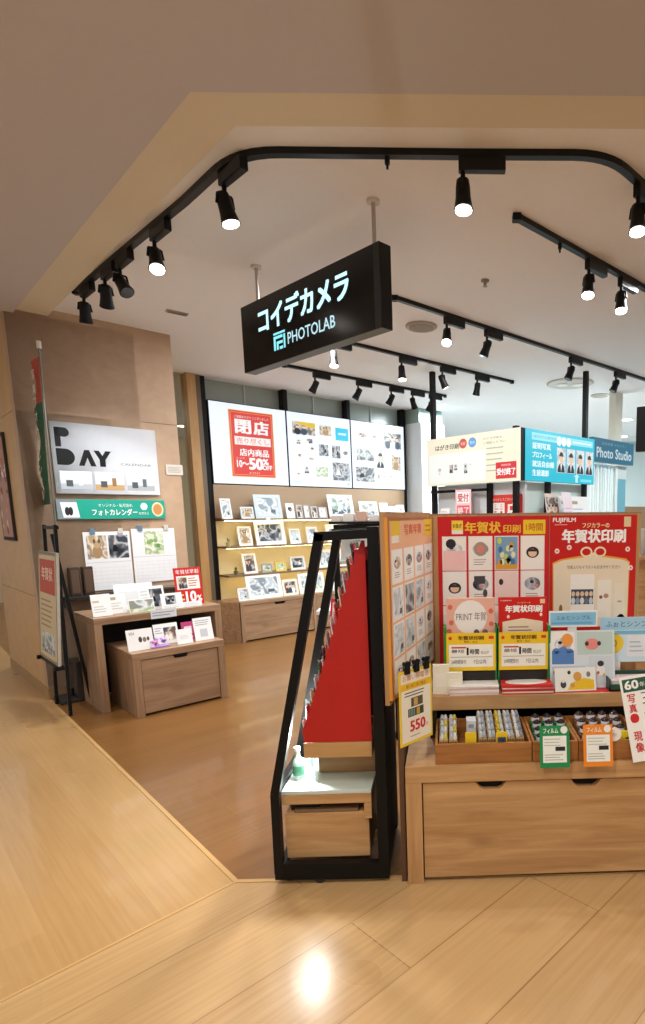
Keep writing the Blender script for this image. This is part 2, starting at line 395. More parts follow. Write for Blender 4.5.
# back wall: panelled wall with a grey-green glazed strip above the light boxes
B = (-2.83, 7.27)
def BW(): m = MB(); m.M = Matrix.Translation((*B, 0)) @ Matrix.Rotation(R(45), 4, 'Z'); return m
TEAL = paint('#a3ada6', .25, noise=.12, scale=2); PALE = paint('#dfe6ea', .5)
m = BW(); m.box(-.16, 3.12, .10, .2, 0, 2.9, paint('#a98d70', .6)); struct('wall_back', m)
m = BW(); m.box(-.16, 3.12, .12, .15, 2.9, 3.18, TEAL); 
for s in (.5, 1.5, 2.5): m.box(s-.008, s+.008, .1, .16, 2.9, 3.18, paint('#c9cdca', .4))
struct('window_1', m)
m = BW(); m.box(3.12, 3.62, -.35, .2, 0, 2.96, PALE); m.box(3.12, 3.62, -.3, .2, 2.96, 3.18, paint('#8fa39d', .3)); struct('wall_pier', m)
m = BW(); m.box(-.27, -.17, -.06, .12, 0, 3.18, wood('honey_pillar', '#b58c58', '#c9a06a', 'z')); struct('trim_4', m)
m = BW(); m.box(-.17, -.105, -.03, .12, 0, 3.18, paint('#6e6152', .5)); struct('trim_5', m)
m = BW(); m.box(-1.9, -.27, .03, .045, .02, 3.18, glass('clear_glass', '#e8ebe4', .02, .07)); struct('window_2', m)
m = MB(); m.box(-9, 12, 13.6, 13.8, 0, 3.18, paint('#c9d6d6', .6)); struct('wall_far', m)
m = MB(); m.prism([(.6, 8.6), (2.6, 6.8), (12, 7.5), (12, 13.6), (-.5, 13.6), (-.9, 10.2)], -.05, .003, paint('#d9dcda', .35)); struct('floor', m)  # pale studio patch, added to bounce light up to the ceiling
m = MB(); m.prism([(-9, 10.5), (-3.6, 13.6), (-9, 13.6)], 0, 3.18, paint('#d6c3a0', .6)); struct('wall_concourse', m)
# photo studio walls in the distance
m = MB(); m.M = Matrix.Translation((1.75, 7.1, 0)) @ Matrix.Rotation(R(45), 4, 'Z')
m.box(1.15, 5, .3, .4, 0, 1.62, paint('#8d6f50', .5)); m.box(1.15, 1.35, .3, .4, 1.62, 3.18, paint('#d3cfc0', .5)); struct('wall_studio', m)

# ------------------------------------------------------------------ ceiling fittings
def disc_thing(name, label, cat, x, y, rad, cols, z=3.18):
    t = thing(name, label, cat, (x, y, z))
    m = MB(); m.lathe([(rad, 0), (rad, -.012), (rad*.93, -.02)], (0, 0, 0), cols[0], 28); m.build('rim', t)
    return t
t = disc_thing('ceiling_diffuser', 'large round white ceiling diffuser with two small lamps', 'air diffuser', 1.605, 7.617, .3, [paint('#c9c6c0', .5)])
for s in (-.1, .1):
    m = MB(); m.cyl((s, 0, -.021), (s, 0, -.03), .075, paint('#efeeea', .4)); m.build('lamp_cover', t)
t = disc_thing('ceiling_speaker', 'round grey ceiling grille above the second long light track', 'ceiling speaker', -.2, 5.4, .14, [paint('#b0a79c', .6)])
m = MB(); m.cyl((0, 0, -.0205), (0, 0, -.024), .11, paint('#8f877d', .7)); m.build('grille', t)
t = disc_thing('ceiling_speaker', 'small round grey ceiling plate beside the large round diffuser', 'ceiling speaker', 2.19, 8.357, .13, [paint('#c0bcb4', .6)])
m = MB(); m.cyl((0, 0, -.0205), (0, 0, -.024), .1, paint('#a39e96', .7)); m.build('grille', t)
m = MB(); m.lathe([(.03, 0), (.03, -.01), (.012, -.014), (.01, -.04), (.018, -.044)], (0, 0, 0), paint('#8b857c', .4)); props(m.build('sprinkler_head', None, (.301, 4.398, 3.18)), 'tiny sprinkler head alone on the white ceiling right of the hanging sign', 'sprinkler')
t = thing('ceiling_vent', 'small grey rectangular slot vent in the ceiling above the left wall', 'vent', (-2.18, 5.07, 3.18), R(40))
m = MB(); m.box(-.08, .08, -.025, .025, -.012, 0, paint('#9d9288', .5)); m.build('frame', t)
for k in range(3): m = MB(); m.box(-.07, .07, -.018+k*.014, -.011+k*.014, -.016, -.012, paint('#6f675f', .5)); m.build('slat', t)
for x, y, lab in ((3.219, 10.396, 'bright round recessed downlight in the far ceiling, the upper of two at right'), (3.819, 12.584, 'bright round recessed downlight in the far ceiling, the lower of two at right')):
    t = thing('recessed_downlight', lab, 'ceiling light', (x, y, 3.18)); m = MB(); m.lathe([(.13, 0), (.13, -.01), (.1, -.014)], (0,0,0), WHITE); m.build('rim', t)
    m = MB(); m.cyl((0,0,-.0145), (0,0,-.018), .095, lit('#fffaf0', 6)); m.build('lens', t)
for i, (x, y) in enumerate(((-3.95, 8.6), (-5.2, 12.2), (-4.75, 10.9))):
    t = thing('recessed_downlight', ['bright concourse downlight seen through the glass, highest and nearest', 'small concourse downlight seen through the glass, lowest', 'concourse downlight seen through the glass, middle one'][i], 'ceiling light', (x, y, 3.18))
    m = MB(); m.lathe([(.11, 0), (.11, -.01), (.09, -.014)], (0,0,0), WHITE); m.build('rim', t)
    m = MB(); m.cyl((0,0,-.0145), (0,0,-.018), .085, lit('#fff2d8', 9)); m.build('lens', t)

# track lights
def rail(label, pts, group='black light tracks on the ceiling', nub=()):
    t = thing('light_track', label, 'light track', (*pts[0], 3.18))
    o = Vector((*pts[0], 3.18)); m = MB()
    Q = [Vector((*a, 3.165))-o for a in pts]; V = []
    for i, q in enumerate(Q):
        d = (Q[min(i+1, len(Q)-1)]-Q[max(i-1, 0)]).normalized(); n = Vector((-d.y, d.x, 0))*.019
        for sx, sz in ((-1,-1),(1,-1),(1,1),(-1,1)): V.append(tuple(q+n*sx+Vector((0,0,.015*sz))))
    Fs = [(3,2,1,0), tuple(len(V)-4+k for k in range(4))]
    for i in range(len(Q)-1):
        for k in range(4): Fs.append((4*i+k, 4*i+(k+1)%4, 4*i+4+(k+1)%4, 4*i+4+k))
    m.add(V, Fs, BLKM)
    m.build('channel', t)
    for e in (pts[0], pts[-1]):
        m = MB(); e3 = Vector((*e, 3.162))-o; m.box(e3.x-.024, e3.x+.024, e3.y-.024, e3.y+.024, e3.z-.02, e3.z+.018, BLK, .004); m.build('end_cap', t)
    for n in nub: m = MB(); e3 = Vector((*n, 3.15))-o; m.cyl(e3, e3+Vector((0,0,-.03)), .012, BLK); m.cyl(e3+Vector((0,0,-.03)), e3+Vector((0,0,-.05)), .006, BLK); m.build('feed_hook', t)
    return t
def bez(a, c, b, n=6): return [((1-t)**2*a[0]+2*t*(1-t)*c[0]+t*t*b[0], (1-t)**2*a[1]+2*t*(1-t)*c[1]+t*t*b[1]) for t in [i/n for i in range(n+1)]]
pts = [(-2.69, 4.60), (-2.084, 4.03), (-1.361, 3.36)] + bez((-1.08, 3.08), (-.93, 2.935), (-.74, 2.935)) + [(.111, 2.932)] + bez((.62, 2.925), (.78, 2.925), (.89, 3.03)) + [(2.2, 4.32)]
rail('long bent black light track following the ceiling border above the shop front', pts, nub=[(-.25, 2.934)])
rail('short straight black light track nearest the shop front at upper right', [(.42, 3.49), (3.0, 5.9)], nub=[(.72, 3.77)])
rail('straight black light track running right from behind the hanging sign', [(-.371, 4.704), (3.2, 8.03)])
rail('black light track ending above the white order board, third from front', [(-1.06, 5.72), (.843, 7.476)])
rail('rearmost black light track right in front of the lit wall boards', [(-1.76, 6.68), (.001, 8.316)])

def spot_proto(kind, nice):
    """kind lit or dark; head hangs at local origin of the adapter, aimed by nice = (tilt, turn)"""
    tilt, turn, lit_ = nice
    t = thing('track_spotlight', '', 'spotlight')
    m = MB(); m.box(-.11, .11, -.02, .02, -.06, -.0, BLKM, .004); m.build('adapter', t)
    m = MB(); m.cyl((-.09, 0, -.06), (-.09, 0, -.10), .011, BLK); m.bar((-.09, -.035, -.10), (-.09, .035, -.10), .012, .008, BLK)
    m.bar((-.09, -.035, -.10), (-.09, -.043, -.15), .012, .006, BLK, (1,0,0)); m.bar((-.09, .035, -.10), (-.09, .043, -.15), .012, .006, BLK, (1,0,0)); m.build('bracket', t)
    P0 = Vector((-.09, 0, -.145)); d = Vector((math.sin(tilt)*math.cos(turn), math.sin(tilt)*math.sin(turn), -math.cos(tilt)))
    Q = Matrix.Translation(P0) @ d.to_track_quat('-Z', 'Y').to_matrix().to_4x4()
    m = MB(); m.M = Q; m.lathe([(.022, .055), (.03, .05), (.034, .02), (.036, -.03), (.043, -.075), (.046, -.085)], (0,0,0), BLK, 20); m.build('head', t)
    m = MB(); m.M = Q; m.cyl((0,0,-.0855), (0,0,-.09), .039, lit('#fff8ee', 14) if lit_ else paint('#2a2a2c', .2), n=20); m.build('lens', t)
    return t, Q @ Vector((0,0,-.11)), d
def spot(label, x, y, ang, tilt=0, turn=0, on=True, e=26, col=NEU, target=None, angle=80):
    t, lp, d = spot_proto('s', (R(tilt), R(turn - ang), on)); t['label'] = label; t['group'] = 'black spotlights hanging from the light tracks'
    t.location = (x, y, 3.152); t.rotation_euler = (0, 0, R(ang))
    M = Matrix.Translation((x, y, 3.152)) @ Matrix.Rotation(R(ang), 4, 'Z')
    if e: L = M @ lp; light('SPOT', L, e, col, .04, L + M.to_3x3() @ d, angle, name='spot_beam')  # heads with a dark lens cast a beam too
# bent track, left arm (direction to the right is -44 degrees)
spot('dark lensed black spotlight at the far left end of the bent track', -2.53, 4.455, -43.5, 14, 120, False, 66)  # beam added to brighten the left wall, lens stays dark
spot('dark lensed black spotlight second from the left end of the bent track', -2.2, 4.14, -43.5, 32, 120, False, 40)  # second beam added for the left wall
spot('unlit black spotlight third from the left end, tilted sharply to the right', -2.0, 3.955, -43.5, 38, -30, False, 0)
spot('brightly lit spotlight on the left arm of the bent track', -1.60, 3.585, -43.5, 26, -60, True, 34, NEU, angle=90)
spot('lit spotlight at the left bend of the bent track', -.985, 3.01, -43.5, 14, 10, True, 36, NEU, angle=90)
spot('lit spotlight pointing straight down from the front stretch of the bent track', .19, 2.934, 0, 8, -85, True, 36, NEU, angle=90)
spot('lit spotlight at the right edge of the picture, beyond the right bend', 1.06, 3.195, 44, 12, -100, True, 36, NEU, angle=90)
spot('lit spotlight on the short upper right track, left one of the two', 1.02, 4.05, 43, 16, -110, True, 30, NEU, angle=90)
spot('lit spotlight on the short upper right track, right one of the two', 1.32, 4.33, 43, 14, -100, True, 30, NEU, angle=90)
spot('brightest spotlight, glaring towards the viewer right of the hanging sign', .09, 5.135, 43, 30, -95, True, 30, NEU, angle=90)
spot('dark lensed spotlight just right of the glaring one', .45, 5.47, 43, 22, 170, False, 18, NEU)
spot('dark lensed spotlight left of the large round ceiling diffuser', 1.40, 6.355, 43, 22, 190, False, 18)
spot('dark lensed spotlight at the right of the large round ceiling diffuser', 2.06, 6.97, 43, 24, 190, False, 18)
spot('lit spotlight just under the lower edge of the hanging sign', -.98, 5.80, 42.5, 8, -80, True, 26)
spot('lit spotlight on the third track, right of the hanging sign', -.38, 6.345, 42.5, 6, -60, True, 26)
spot('dark lensed spotlight second from the right end of the third track', .04, 6.735, 42.5, 25, 20, False, 16)
spot('dark lensed spotlight nearest the right end of the third track', .45, 7.115, 42.5, 20, 120, False, 16)
for i, (x, y) in enumerate([(-1.42, 6.99), (-.99, 7.395), (-.62, 7.735), (-.36, 7.975), (-.13, 8.19)]):
    spot('dark lensed spotlight on the rearmost track, ' + ['leftmost, behind the lower left of the sign', 'second from the left', 'middle one', 'second from the right', 'rightmost'][i], x, y, 42.5, 30, [170, 185, 170, 60, 150][i], False, 22, COOL)

# ------------------------------------------------------------------ hanging sign
t = thing('hanging_sign', 'black illuminated box sign with pale blue shop name hanging from two rods', 'sign', (-1.255, 4.188, 2.51), R(-43.06))
m = MB(); m.box(-.16, 1.30, -.04, .04, 0, .43, paint('#050507', .3, spec=.3), .004); m.build('sign_box', t)
s = Sheet(1.46, .43, paint('#050508', .22, spec=.3), .002, 1.0, -.16, 0, -.04)
s.R(.965, 0, 1, 1, paint('#050506', .4))
s.build('face', t)
class L_(Sheet):
    def __init__(s, W, H, em, x, z, y): MB.__init__(s); s.W, s.H, s.emit, s.t = W, H, em, 0; s.M = Matrix.Translation((x, y, z))
s = L_(1.46, .43, 1.25, -.16, 0, -.0435); s.T('コイデカメラ', .155, .50, .815, .86, '#bfeef8', 1, .035); s.T('PHOTOLAB', .385, .2, .725, .36, '#a6c9d2', 1, .012); s.build('lettering', t)
s = L_(1.46, .43, 1.25, -.16, 0, -.0435)
for a, b, c, d in ((.272, .17, .288, .37), (.288, .33, .345, .37), (.295, .17, .31, .29), (.31, .25, .345, .29), (.318, .17, .345, .21), (.352, .17, .365, .37), (.272, .39, .365, .42)): s.R(a, b, c, d, '#7fd6e0')
s.build('emblem', t)
for x in (0, 1.215):
    m = MB(); m.cyl((x, 0, .43), (x, 0, .67), .011, paint('#b5aca4', .35, .6)); m.cyl((x, 0, .655), (x, 0, .67), .035, paint('#c8c0b8', .4)); m.cyl((x,0,.43), (x,0,.445), .02, BLK); m.build('rod', t)
m = MB(); m.cyl((-.17, 0, .06), (-.15, 0, .06), .012, BLK); m.build('side_bolt', t)

# ------------------------------------------------------------------ left wall display
T0 = (-2.38, 4.295)
def TF(x, y, z=0): return at(T0, 45, x, y, z)
WALLP = 1.068       # wall plane in this frame
# wall board  P DAY
o = Sheet(.80, .58, '#e6e9ee', .02, 0, edge=paint('#d3d6da', .4)); BKi = '#060708'
def letP(s, x, z, w, hh):
    s.R(x, z, x+w*.4, z+hh, BKi); s.R(x, z+hh*.45, x+w*.62, z+hh, BKi); s.E(x+w*.62, z+hh*.72, w*.38, hh*.28, BKi)
letP(o, .035, .69, .13, .235); o.R(.035, .655, .085, .70, BKi)
o.R(.035, .40, .12, .63, BKi); o.E(.115, .515, .08, .115, BKi, a0=-90, a1=90)
o.P([(.225, .40), (.285, .63), (.33, .63), (.385, .40), (.335, .40), (.308, .52), (.275, .40)], BKi)
o.P([(.37, .63), (.42, .63), (.45, .56), (.48, .63), (.535, .63), (.475, .50), (.475, .40), (.42, .40), (.42, .50)], BKi)
o.T('CALENDAR', .62, .435, .93, .47, '#7d8288')
for k, (a, b) in enumerate(((.045, .33), (.36, .635), (.665, .945))):
    o.R(a, .06, b, .32, '#ccd2d8'); o.R(a, .06, b, .14, ['#aeb6be', '#b99a6b', '#a9aeb2'][k], 2); o.R(a+.05, .1, a+.11, .19, '#4e5358', 3); o.R(a+.16, .12, a+.2, .24, ['#dfe3e6', '#8c6a43', '#5b6670'][k], 3)
props(o.build('calendar_board', None, TF(-.135, WALLP, 1.725), R(45)), 'large white wall board reading P DAY in heavy black letters', 'sign')
# green strip
o = Sheet(.84, .165, '#20a08c', .015); o.R(0, 0, .17, 1, '#7d8a90'); o.P([(.05, .08), (.19, .08), (.17, .85), (.03, .85)], '#eceff2'); o.E(.085, .4, .02, .22, '#2a2d33', 3); o.E(.115, .4, .02, .22, '#2a2d33', 3)
o.T('オリジナル・転写割れ', .36, .62, .68, .8, '#e9f7f2', 3); o.T('フォトカレンダー', .30, .18, .72, .52, '#ffffff', 3, .015); o.T('を作ろう', .735, .2, .83, .36, '#ffffff', 3); o.E(.79, .66, .035, .2, '#e9eef0'); o.E(.925, .5, .06, .4, '#e8d9a8'); o.E(.925, .5, .045, .3, '#c98f5a', 3)
props(o.build('banner_strip', None, TF(-.145, WALLP, 1.512), R(45)), 'long green strip sign with white writing under the P DAY board', 'sign')
# notes
o = Sheet(.15, .095, '#d8d2c8', .003); o.lines(.1, .2, .9, .8, 4, '#a9a299'); props(o.build('wall_note', None, TF(.74, WALLP, 1.915), R(45)), 'small pale paper note taped to the wall right of the P DAY board', 'note')
# calendars
def calendar(label, x, W, H, z, pics):
    t = thing('wall_calendar', label, 'calendar', TF(x, WALLP, z), R(45), None)
    s = Sheet(W, H, '#eceff2', .006)
    for a, b, c, d, st in pics: s.photo(a, b, c, d, st)
    s.R(.02, .475, .98, .482, '#b8c0c6')
    for i in range(6): s.R(.06, .06+i*.065, .94, .063+i*.065, '#c5ccd2')
    for i in range(8): s.R(.06+i*.1257, .06, .063+i*.1257, .39, '#cdd4d9')
    s.build('page', t)
    for a, c in ((.2, '#5f8196'), (.8, '#c8c8c0')): m = MB(); m.box(W*a-.02, W*a+.02, -.016, 0, H-.02, H+.03, paint(c, .4), .003); m.build('clip', t)
calendar('white wall calendar on the left, topped by one pale and one dark picture', .02, .36, .51, .89, [(.06, .54, .48, .94, 'pet'), (.52, .54, .95, .94, 'mono')])
calendar('white wall calendar on the right with one green leafy picture', .395, .37, .49, .93, [(.28, .52, .72, .95, 'flower')])
for x, lab in ((-.117, 'dark brown slim box leaning on the wall, left of its pair'), (-.02, 'dark brown slim box leaning on the wall, directly left of the calendars')):
    m = MB(); m.box(0, .075, -.06, 0, 0, .24, paint('#3b2a20', .5), .004); m.box(.01, .065, -.063, -.06, .02, .22, paint('#5a4434', .5)); props(m.build('slim_box', None, TF(x, WALLP, .868), R(45)), lab, 'box')
m = MB(); m.box(-.18, .8, -.11, 0, .84, .865, DARK, .003); m.box(-.18, -.16, -.1, 0, .78, .84, DARK); m.box(.78, .8, -.1, 0, .78, .84, DARK)
props(m.build('wall_ledge', None, TF(0, WALLP, 0), R(45)), 'narrow dark ledge on the wall behind the taller display table', 'shelf')

def table_unit(name, label, x, y, W, D, H, drawer, grips):
    t = thing(name, label, 'display table', TF(x, y), R(45)); th = .055
    m = MB(); m.box(0, W, 0, D, H-th, H, GOAK, .003); m.build('top', t)
    for a in (0, W-th): m = MB(); m.box(a, a+th, .0, D, 0, H-th, GOAKZ, .002); m.build('side_panel', t)
    if drawer:
        m = MB(); m.box(th, W-th, .03, D-.02, .03, H-th, DARK); m.build('carcass', t)
        m = MB(); g = W/2; y0 = .008
        P = [(th+.004, .02), (W-th-.004, .02), (W-th-.004, H-th-.006), (g+.06, H-th-.006), (g+.045, H-th-.034), (g-.045, H-th-.034), (g-.06, H-th-.006), (th+.004, H-th-.006)]
        m.slab(P, y0, y0+.02, GOAK); d = m.build('drawer', t)
        m = MB(); m.box(g-.06, g+.06, .0285, .0295, H-th-.036, H-th-.004, paint('#050505', .8)); m.build('grip_shade', d)  # black sheet: shade inside the cut-out grip, painted in
    else:
        m = MB(); m.box(th, W-th, D-.03, D-.01, .02, H-th, DARK); m.build('back_panel', t)
    return t
table_unit('nesting_table', 'taller brown wooden display table against the left wall, open underneath', -.145, .33, .98, .56, .752, False, 0)
table_unit('nesting_table', 'lower brown wooden drawer table pushed into the taller one at left', 0, 0, .70, .62, .50, True, 1)

def standcard(name, label, O, ang, x, y, z, W, H, draw, lean=14, cat='card', group=None, bg='#f1f2f2'):
    """a card in a folded stand: printed front, strut behind"""
    t = thing(name, label, cat, at(O, ang, x, y, z), R(ang), group)
    s = Sheet(W, H, bg, .003, lean=R(lean)); draw(s); s.build('print', t)
    L = R(lean); m = MB(); zt = H*.7*math.cos(L); yt = H*.7*math.sin(L)
    m.bar((W/2, yt+.001, zt), (W/2, yt+.06*max(.5, H*3), 0.002), W*.3, .002, paint('#c9c9c5', .5)); m.build('easel_back', t)
    return t
def d_white(s): s.R(.08, .62, .4, .72, '#c9c1b0'); s.lines(.1, .15, .8, .5, 3, '#c4c8c8')
def d_green(s): s.photo(.03, .04, .97, .9, 'land'); 
def d_small(s): s.photo(.1, .15, .9, .85, 'card', 1)
def d_people(s): s.photo(.12, .12, .88, .88, 'people', 1)
def d_mono(s): s.photo(.12, .12, .88, .88, 'mono', 1)
def d_redsale(s):
    s.R(.08, .42, .92, .78, '#f6efe8'); s.T('年賀状早割', .08, .83, .92, .95, '#ffffff'); s.photo(.12, .45, .45, .74, 'people', 2); s.lines(.5, .48, .88, .74, 4, '#b0433c', 2)
    s.T('10', .36, .08, .72, .36, '#ffffff', 3, .03); s.T('%', .76, .08, .93, .24, '#ffffff', 3, .02); s.lines(.06, .1, .3, .34, 2, '#f7d9a0', 2)
zt1 = .753
standcard('photo_card', 'plain white card leaning at the left end of the taller table', T0, 45, -.12, .42, zt1, .135, .175, d_white)
standcard('photo_card', 'white card with a tan label, second from the left on the taller table', T0, 45, -.005, .47, zt1, .14, .16, lambda s: (s.R(.1, .7, .5, .85, '#b9a789'), s.lines(.1, .2, .8, .6, 3, '#c4c8c8')))
standcard('photo_card', 'wide card with a pale green landscape in the middle of the taller table', T0, 45, .13, .40, zt1, .19, .11, d_green)
standcard('photo_card', 'white folded card standing highest at the back of the taller table', T0, 45, .10, .62, zt1, .30, .22, lambda s: (s.R(.1, .2, .6, .7, '#dfe3e6'), s.lines(.65, .2, .95, .7, 4, '#c2c8cc')))
standcard('photo_card', 'tall card with dark portrait photos right of the green landscape card', T0, 45, .30, .46, zt1, .13, .20, d_mono)
standcard('photo_card', 'white photo calendar with a small dark picture near the red sale card', T0, 45, .37, .38, zt1, .17, .135, lambda s: (s.photo(.2, .3, .7, .85, 'mono'), s.lines(.1, .05, .9, .25, 2, '#c4c8c8')))
standcard('photo_card', 'small clear white card in front of the red sale card', T0, 45, .54, .39, zt1, .16, .045, lambda s: s.lines(.1, .15, .9, .8, 4, '#cfd6da'), bg='#e4e8ec')
standcard('sale_card', 'red and white sale card reading 10% at the right end of the taller table', T0, 45, .535, .50, zt1, .23, .33, d_redsale, 8, 'sign', bg='#cc2a26')
o = Sheet(.20, .075, '#dfe3e8', .003); o.lines(.05, .2, .95, .8, 2, '#9aa0a6'); props(o.build('price_strip', None, TF(.26, .329, .695), R(45)), 'white price strip on the front edge of the taller table', 'label')
zt2 = .501
standcard('photo_card', 'white card with small dark drawings at left on the lower table', T0, 45, -.0+.01, .10, zt2, .185, .165, lambda s: (s.E(.5, .5, .07, .14, '#4a4a44'), s.E(.66, .48, .07, .12, '#8a7a5a'), s.E(.8, .5, .05, .1, '#55564e'), s.T('2024', .1, .75, .3, .88, '#6a7076')), 14, 'card')
t = thing('gift_ornament', 'pink and purple sparkling paper ornament on the lower table', 'ornament', TF(.235, .11, zt2), R(45))
for i in range(9):
    m = MB(); a = rnd.uniform(0, 360); c = Vector((rnd.uniform(-.06, .06), rnd.uniform(-.03, .03), rnd.uniform(.012, .06))); hcol = ['#c49ae0', '#e58ad0', '#8e7be8', '#d6b5f0'][i % 4]
    m.M = Matrix.Translation(c) @ Matrix.Rotation(R(a), 4, 'Z') @ Matrix.Rotation(R(rnd.uniform(-40, 40)), 4, 'X'); m.lathe([(.004, -.012), (.02, 0), (.012, .008), (.003, .016)], (0,0,0), paint(hcol, .25), 7); m.build('blossom', t)
m = MB(); m.box(-.07, .07, -.03, .03, 0, .012, paint('#b78ad6', .3), .003); m.build('base', t)
standcard('photo_card', 'white card with a violet photo in the middle of the lower table', T0, 45, .235, .20, zt2, .185, .165, lambda s: (s.photo(.4, .15, .92, .8, 'people'), s.lines(.06, .5, .35, .85, 3, '#a9a0b0')))
standcard('photo_card', 'small blank white card before the violet photo card', T0, 45, .36, .08, zt2, .12, .12, lambda s: s.lines(.2, .3, .8, .6, 3, '#d0d3d6'), bg='#f4f5f7')
standcard('photo_card', 'narrow magenta card standing on the lower table behind its neighbours', T0, 45, .45, .20, zt2, .10, .155, lambda s: (s.R(.2, .35, .8, .75, '#e6dfe8'), s.R(.2, .1, .8, .25, '#e9b8cf')), bg='#b83d74')
standcard('photo_card', 'white card with a dark edged photo at the right end of the lower table', T0, 45, .51, .10, zt2, .15, .19, lambda s: (s.lines(.1, .65, .9, .92, 3, '#9aa0a8'), s.R(.3, .15, .7, .5, '#c8ccd4')))

# standing frame sign on the left, flag banner and its base
t = thing('poster_easel', 'black metal poster easel standing at the left wall', 'easel', (-3.30, 4.68, 0), R(-45))
for a, b in (((.455, .05, 0), (.47, .085, 1.47)), ((.03, .05, 0), (.12, .085, 1.47)), ((.24, .25, 0), (.27, .10, 1.40))):
    m = MB(); m.bar(a, b, .022, .022, BLK, (1, 0, 0)); m.build('leg', t)
m = MB(); m.bar((-.03, .0, .41), (.60, .0, .41), .04, .02, BLK); m.bar((-.0, .02, .41), (-.0, -.04, .41), .03, .03, BLK); m.bar((.56, .02, .41), (.56, -.04, .41), .03, .03, BLK); m.build('ledge', t)
m = MB(); m.bar((.10, .09, 1.45), (.49, .09, 1.45), .025, .025, BLK); m.build('top_bar', t)
t = thing('framed_poster', 'silver framed poster with red heading resting on the black easel', 'poster', (-3.30, 4.68, 0), R(-45))
s = Sheet(.57, .845, '#c9bfa8', .02, 0, 0, .422, .005, lean=R(4.4), edge=paint('#b9b4aa', .4, .2)); s.R(.04, .03, .96, .97, '#d6c8a4'); s.R(.08, .62, .92, .93, '#c4553f', 2); s.T('年賀状', .2, .74, .8, .86, '#f0d9c4', 3, .02); s.lines(.12, .3, .88, .58, 6, '#a98f64'); s.photo(.15, .07, .85, .26, 'land'); s.build('print', t)
t = thing('banner_flag', 'tall narrow red and green banner flag with white lettering on a pole', 'flag', (-2.99, 4.56, 0), R(-45))
m = MB(); m.cyl((-.33, .03, .03), (-.087, .03, 2.83), .006, paint('#6a6a66', .4, .3), n=10); m.cyl((-.087, .03, 2.78), (-.087, .03, 2.83), .016, paint('#d5d2cb', .4)); m.build('pole', t)
m = MB(); N = 24
def fx(z): return -.10 - (2.64-z)*.15
rowv = []
for i in range(N+1):
    z = 1.63+(2.72-1.63)*i/N; rowv.append((fx(z)-.21, .02+.012*math.sin(i*.7), z)); rowv.append((fx(z), .02, z))
GR = paint('#1f5a3c', .7); RD = paint('#b04a30', .7)
for i in range(N): m.add([rowv[2*i], rowv[2*i+1], rowv[2*i+3], rowv[2*i+2]], [(0,1,2,3)], RD if i >= 17 else GR)
m2 = MB(); 
me = m.build('cloth', t); sol = me.modifiers.new('thickness', 'SOLIDIFY'); sol.thickness = .002
s = L_(.2, 1.0, 0, 0, 0, 0)
for i, ch in enumerate('写真フォトカレンダー'):
    z = 2.64-i*.10; x = fx(z)-.165
    V, Fs, (a, b, c, d) = text_mesh(ch if ch != 'ー' else 'l', 0)
    sx = (.09 if ch != 'ー' else .02)/(c-a); sz = .07/(d-b); s.add([(x+(q[0]-a)*sx+(.05 if ch == 'ー' else 0), -.002, z-.07+(q[1]-b)*sz) for q in V], Fs, paint('#e9e6dc', .6))
s.build('lettering', t)
t2 = MB(); t2.box(-.44, -.20, -.07, .09, .0, .035, paint('#2a2724', .6), .008); t2.cyl((-.33, .03, .03), (-.325, .03, .10), .02, paint('#2a2a2a', .4)); t2.build('base', t)
m = MB(); m.box(-.10, .10, -.07, .07, 0, .34, paint('#2b241f', .4), .01); m.box(-.09, .09, -.0705, -.07, .06, .3, paint('#4a3e33', .5)); props(m.build('umbrella_bin', None, (-3.12, 4.86, .0), R(-45)), 'dark box standing on the floor behind the easel feet', 'bin')
# framed poster on column
t = thing('framed_poster', 'dark framed poster hung on the beige column at the left edge', 'poster', at(A, -45, -1.02, -.002, 1.33), R(-45))
s = Sheet(.50, .92, '#5a4038', .02, 0, edge=paint('#1c1512', .4)); s.R(.06, .035, .94, .965, '#b98f7a'); s.R(.06, .6, .94, .72, '#e8e4de', 2)
for i in range(26): s.E(rnd.uniform(.12, .88), rnd.uniform(.08, .9), rnd.uniform(.03, .09), rnd.uniform(.02, .05), rnd.choice(['#8a4a3e', '#d9a08a', '#e6cdbd', '#6b5a55', '#c2604a']), 3)
s.build('print', t)

# ------------------------------------------------------------------ back wall shelving
t = thing('wall_shelf_unit', 'built-in wall shelving with black uprights and three lit shelves under the white boards', 'shelf', (*B, 0), R(45))
m = MB(); m.box(-.04, 3.01, -.032, -.023, 1.51, 1.92, paint('#a98d70', .6)); m.build('upper_panel', t)
m = MB(); m.box(-.04, 3.01, -.03, -.021, .5, 1.475, wood('pale_yellow_panel', '#ecd9a4', '#f2e2b4', 'x', .5)); m.build('lower_panel', t)
for s_ in (-.075, 1.0, 2.0, 3.05): m = MB(); m.box(s_-.03, s_+.03, -.02, .10, .0, 3.18, BLK, .003); m.build('upright', t)
SHW = wood('shelf_board', '#6e5844', '#8b7158', 'x')
for z in (1.50, 1.165, .815):
    m = MB(); m.box(-.045, 3.02, -.30, .04, z-.022, z, SHW, .002); sh = m.build('shelf', t)
    m = MB(); m.box(.0, 2.98, -.20, -.17, z-.03, z-.0225, lit('#ffe6ad', 9)); m.build('light_strip', sh)
for x in (.5, 1.5, 2.5): m = MB(); m.box(x-.03, x+.03, -.315, -.30, 1.47, 1.52, paint('#e9e9e6', .5)); m.build('price_tag', t)
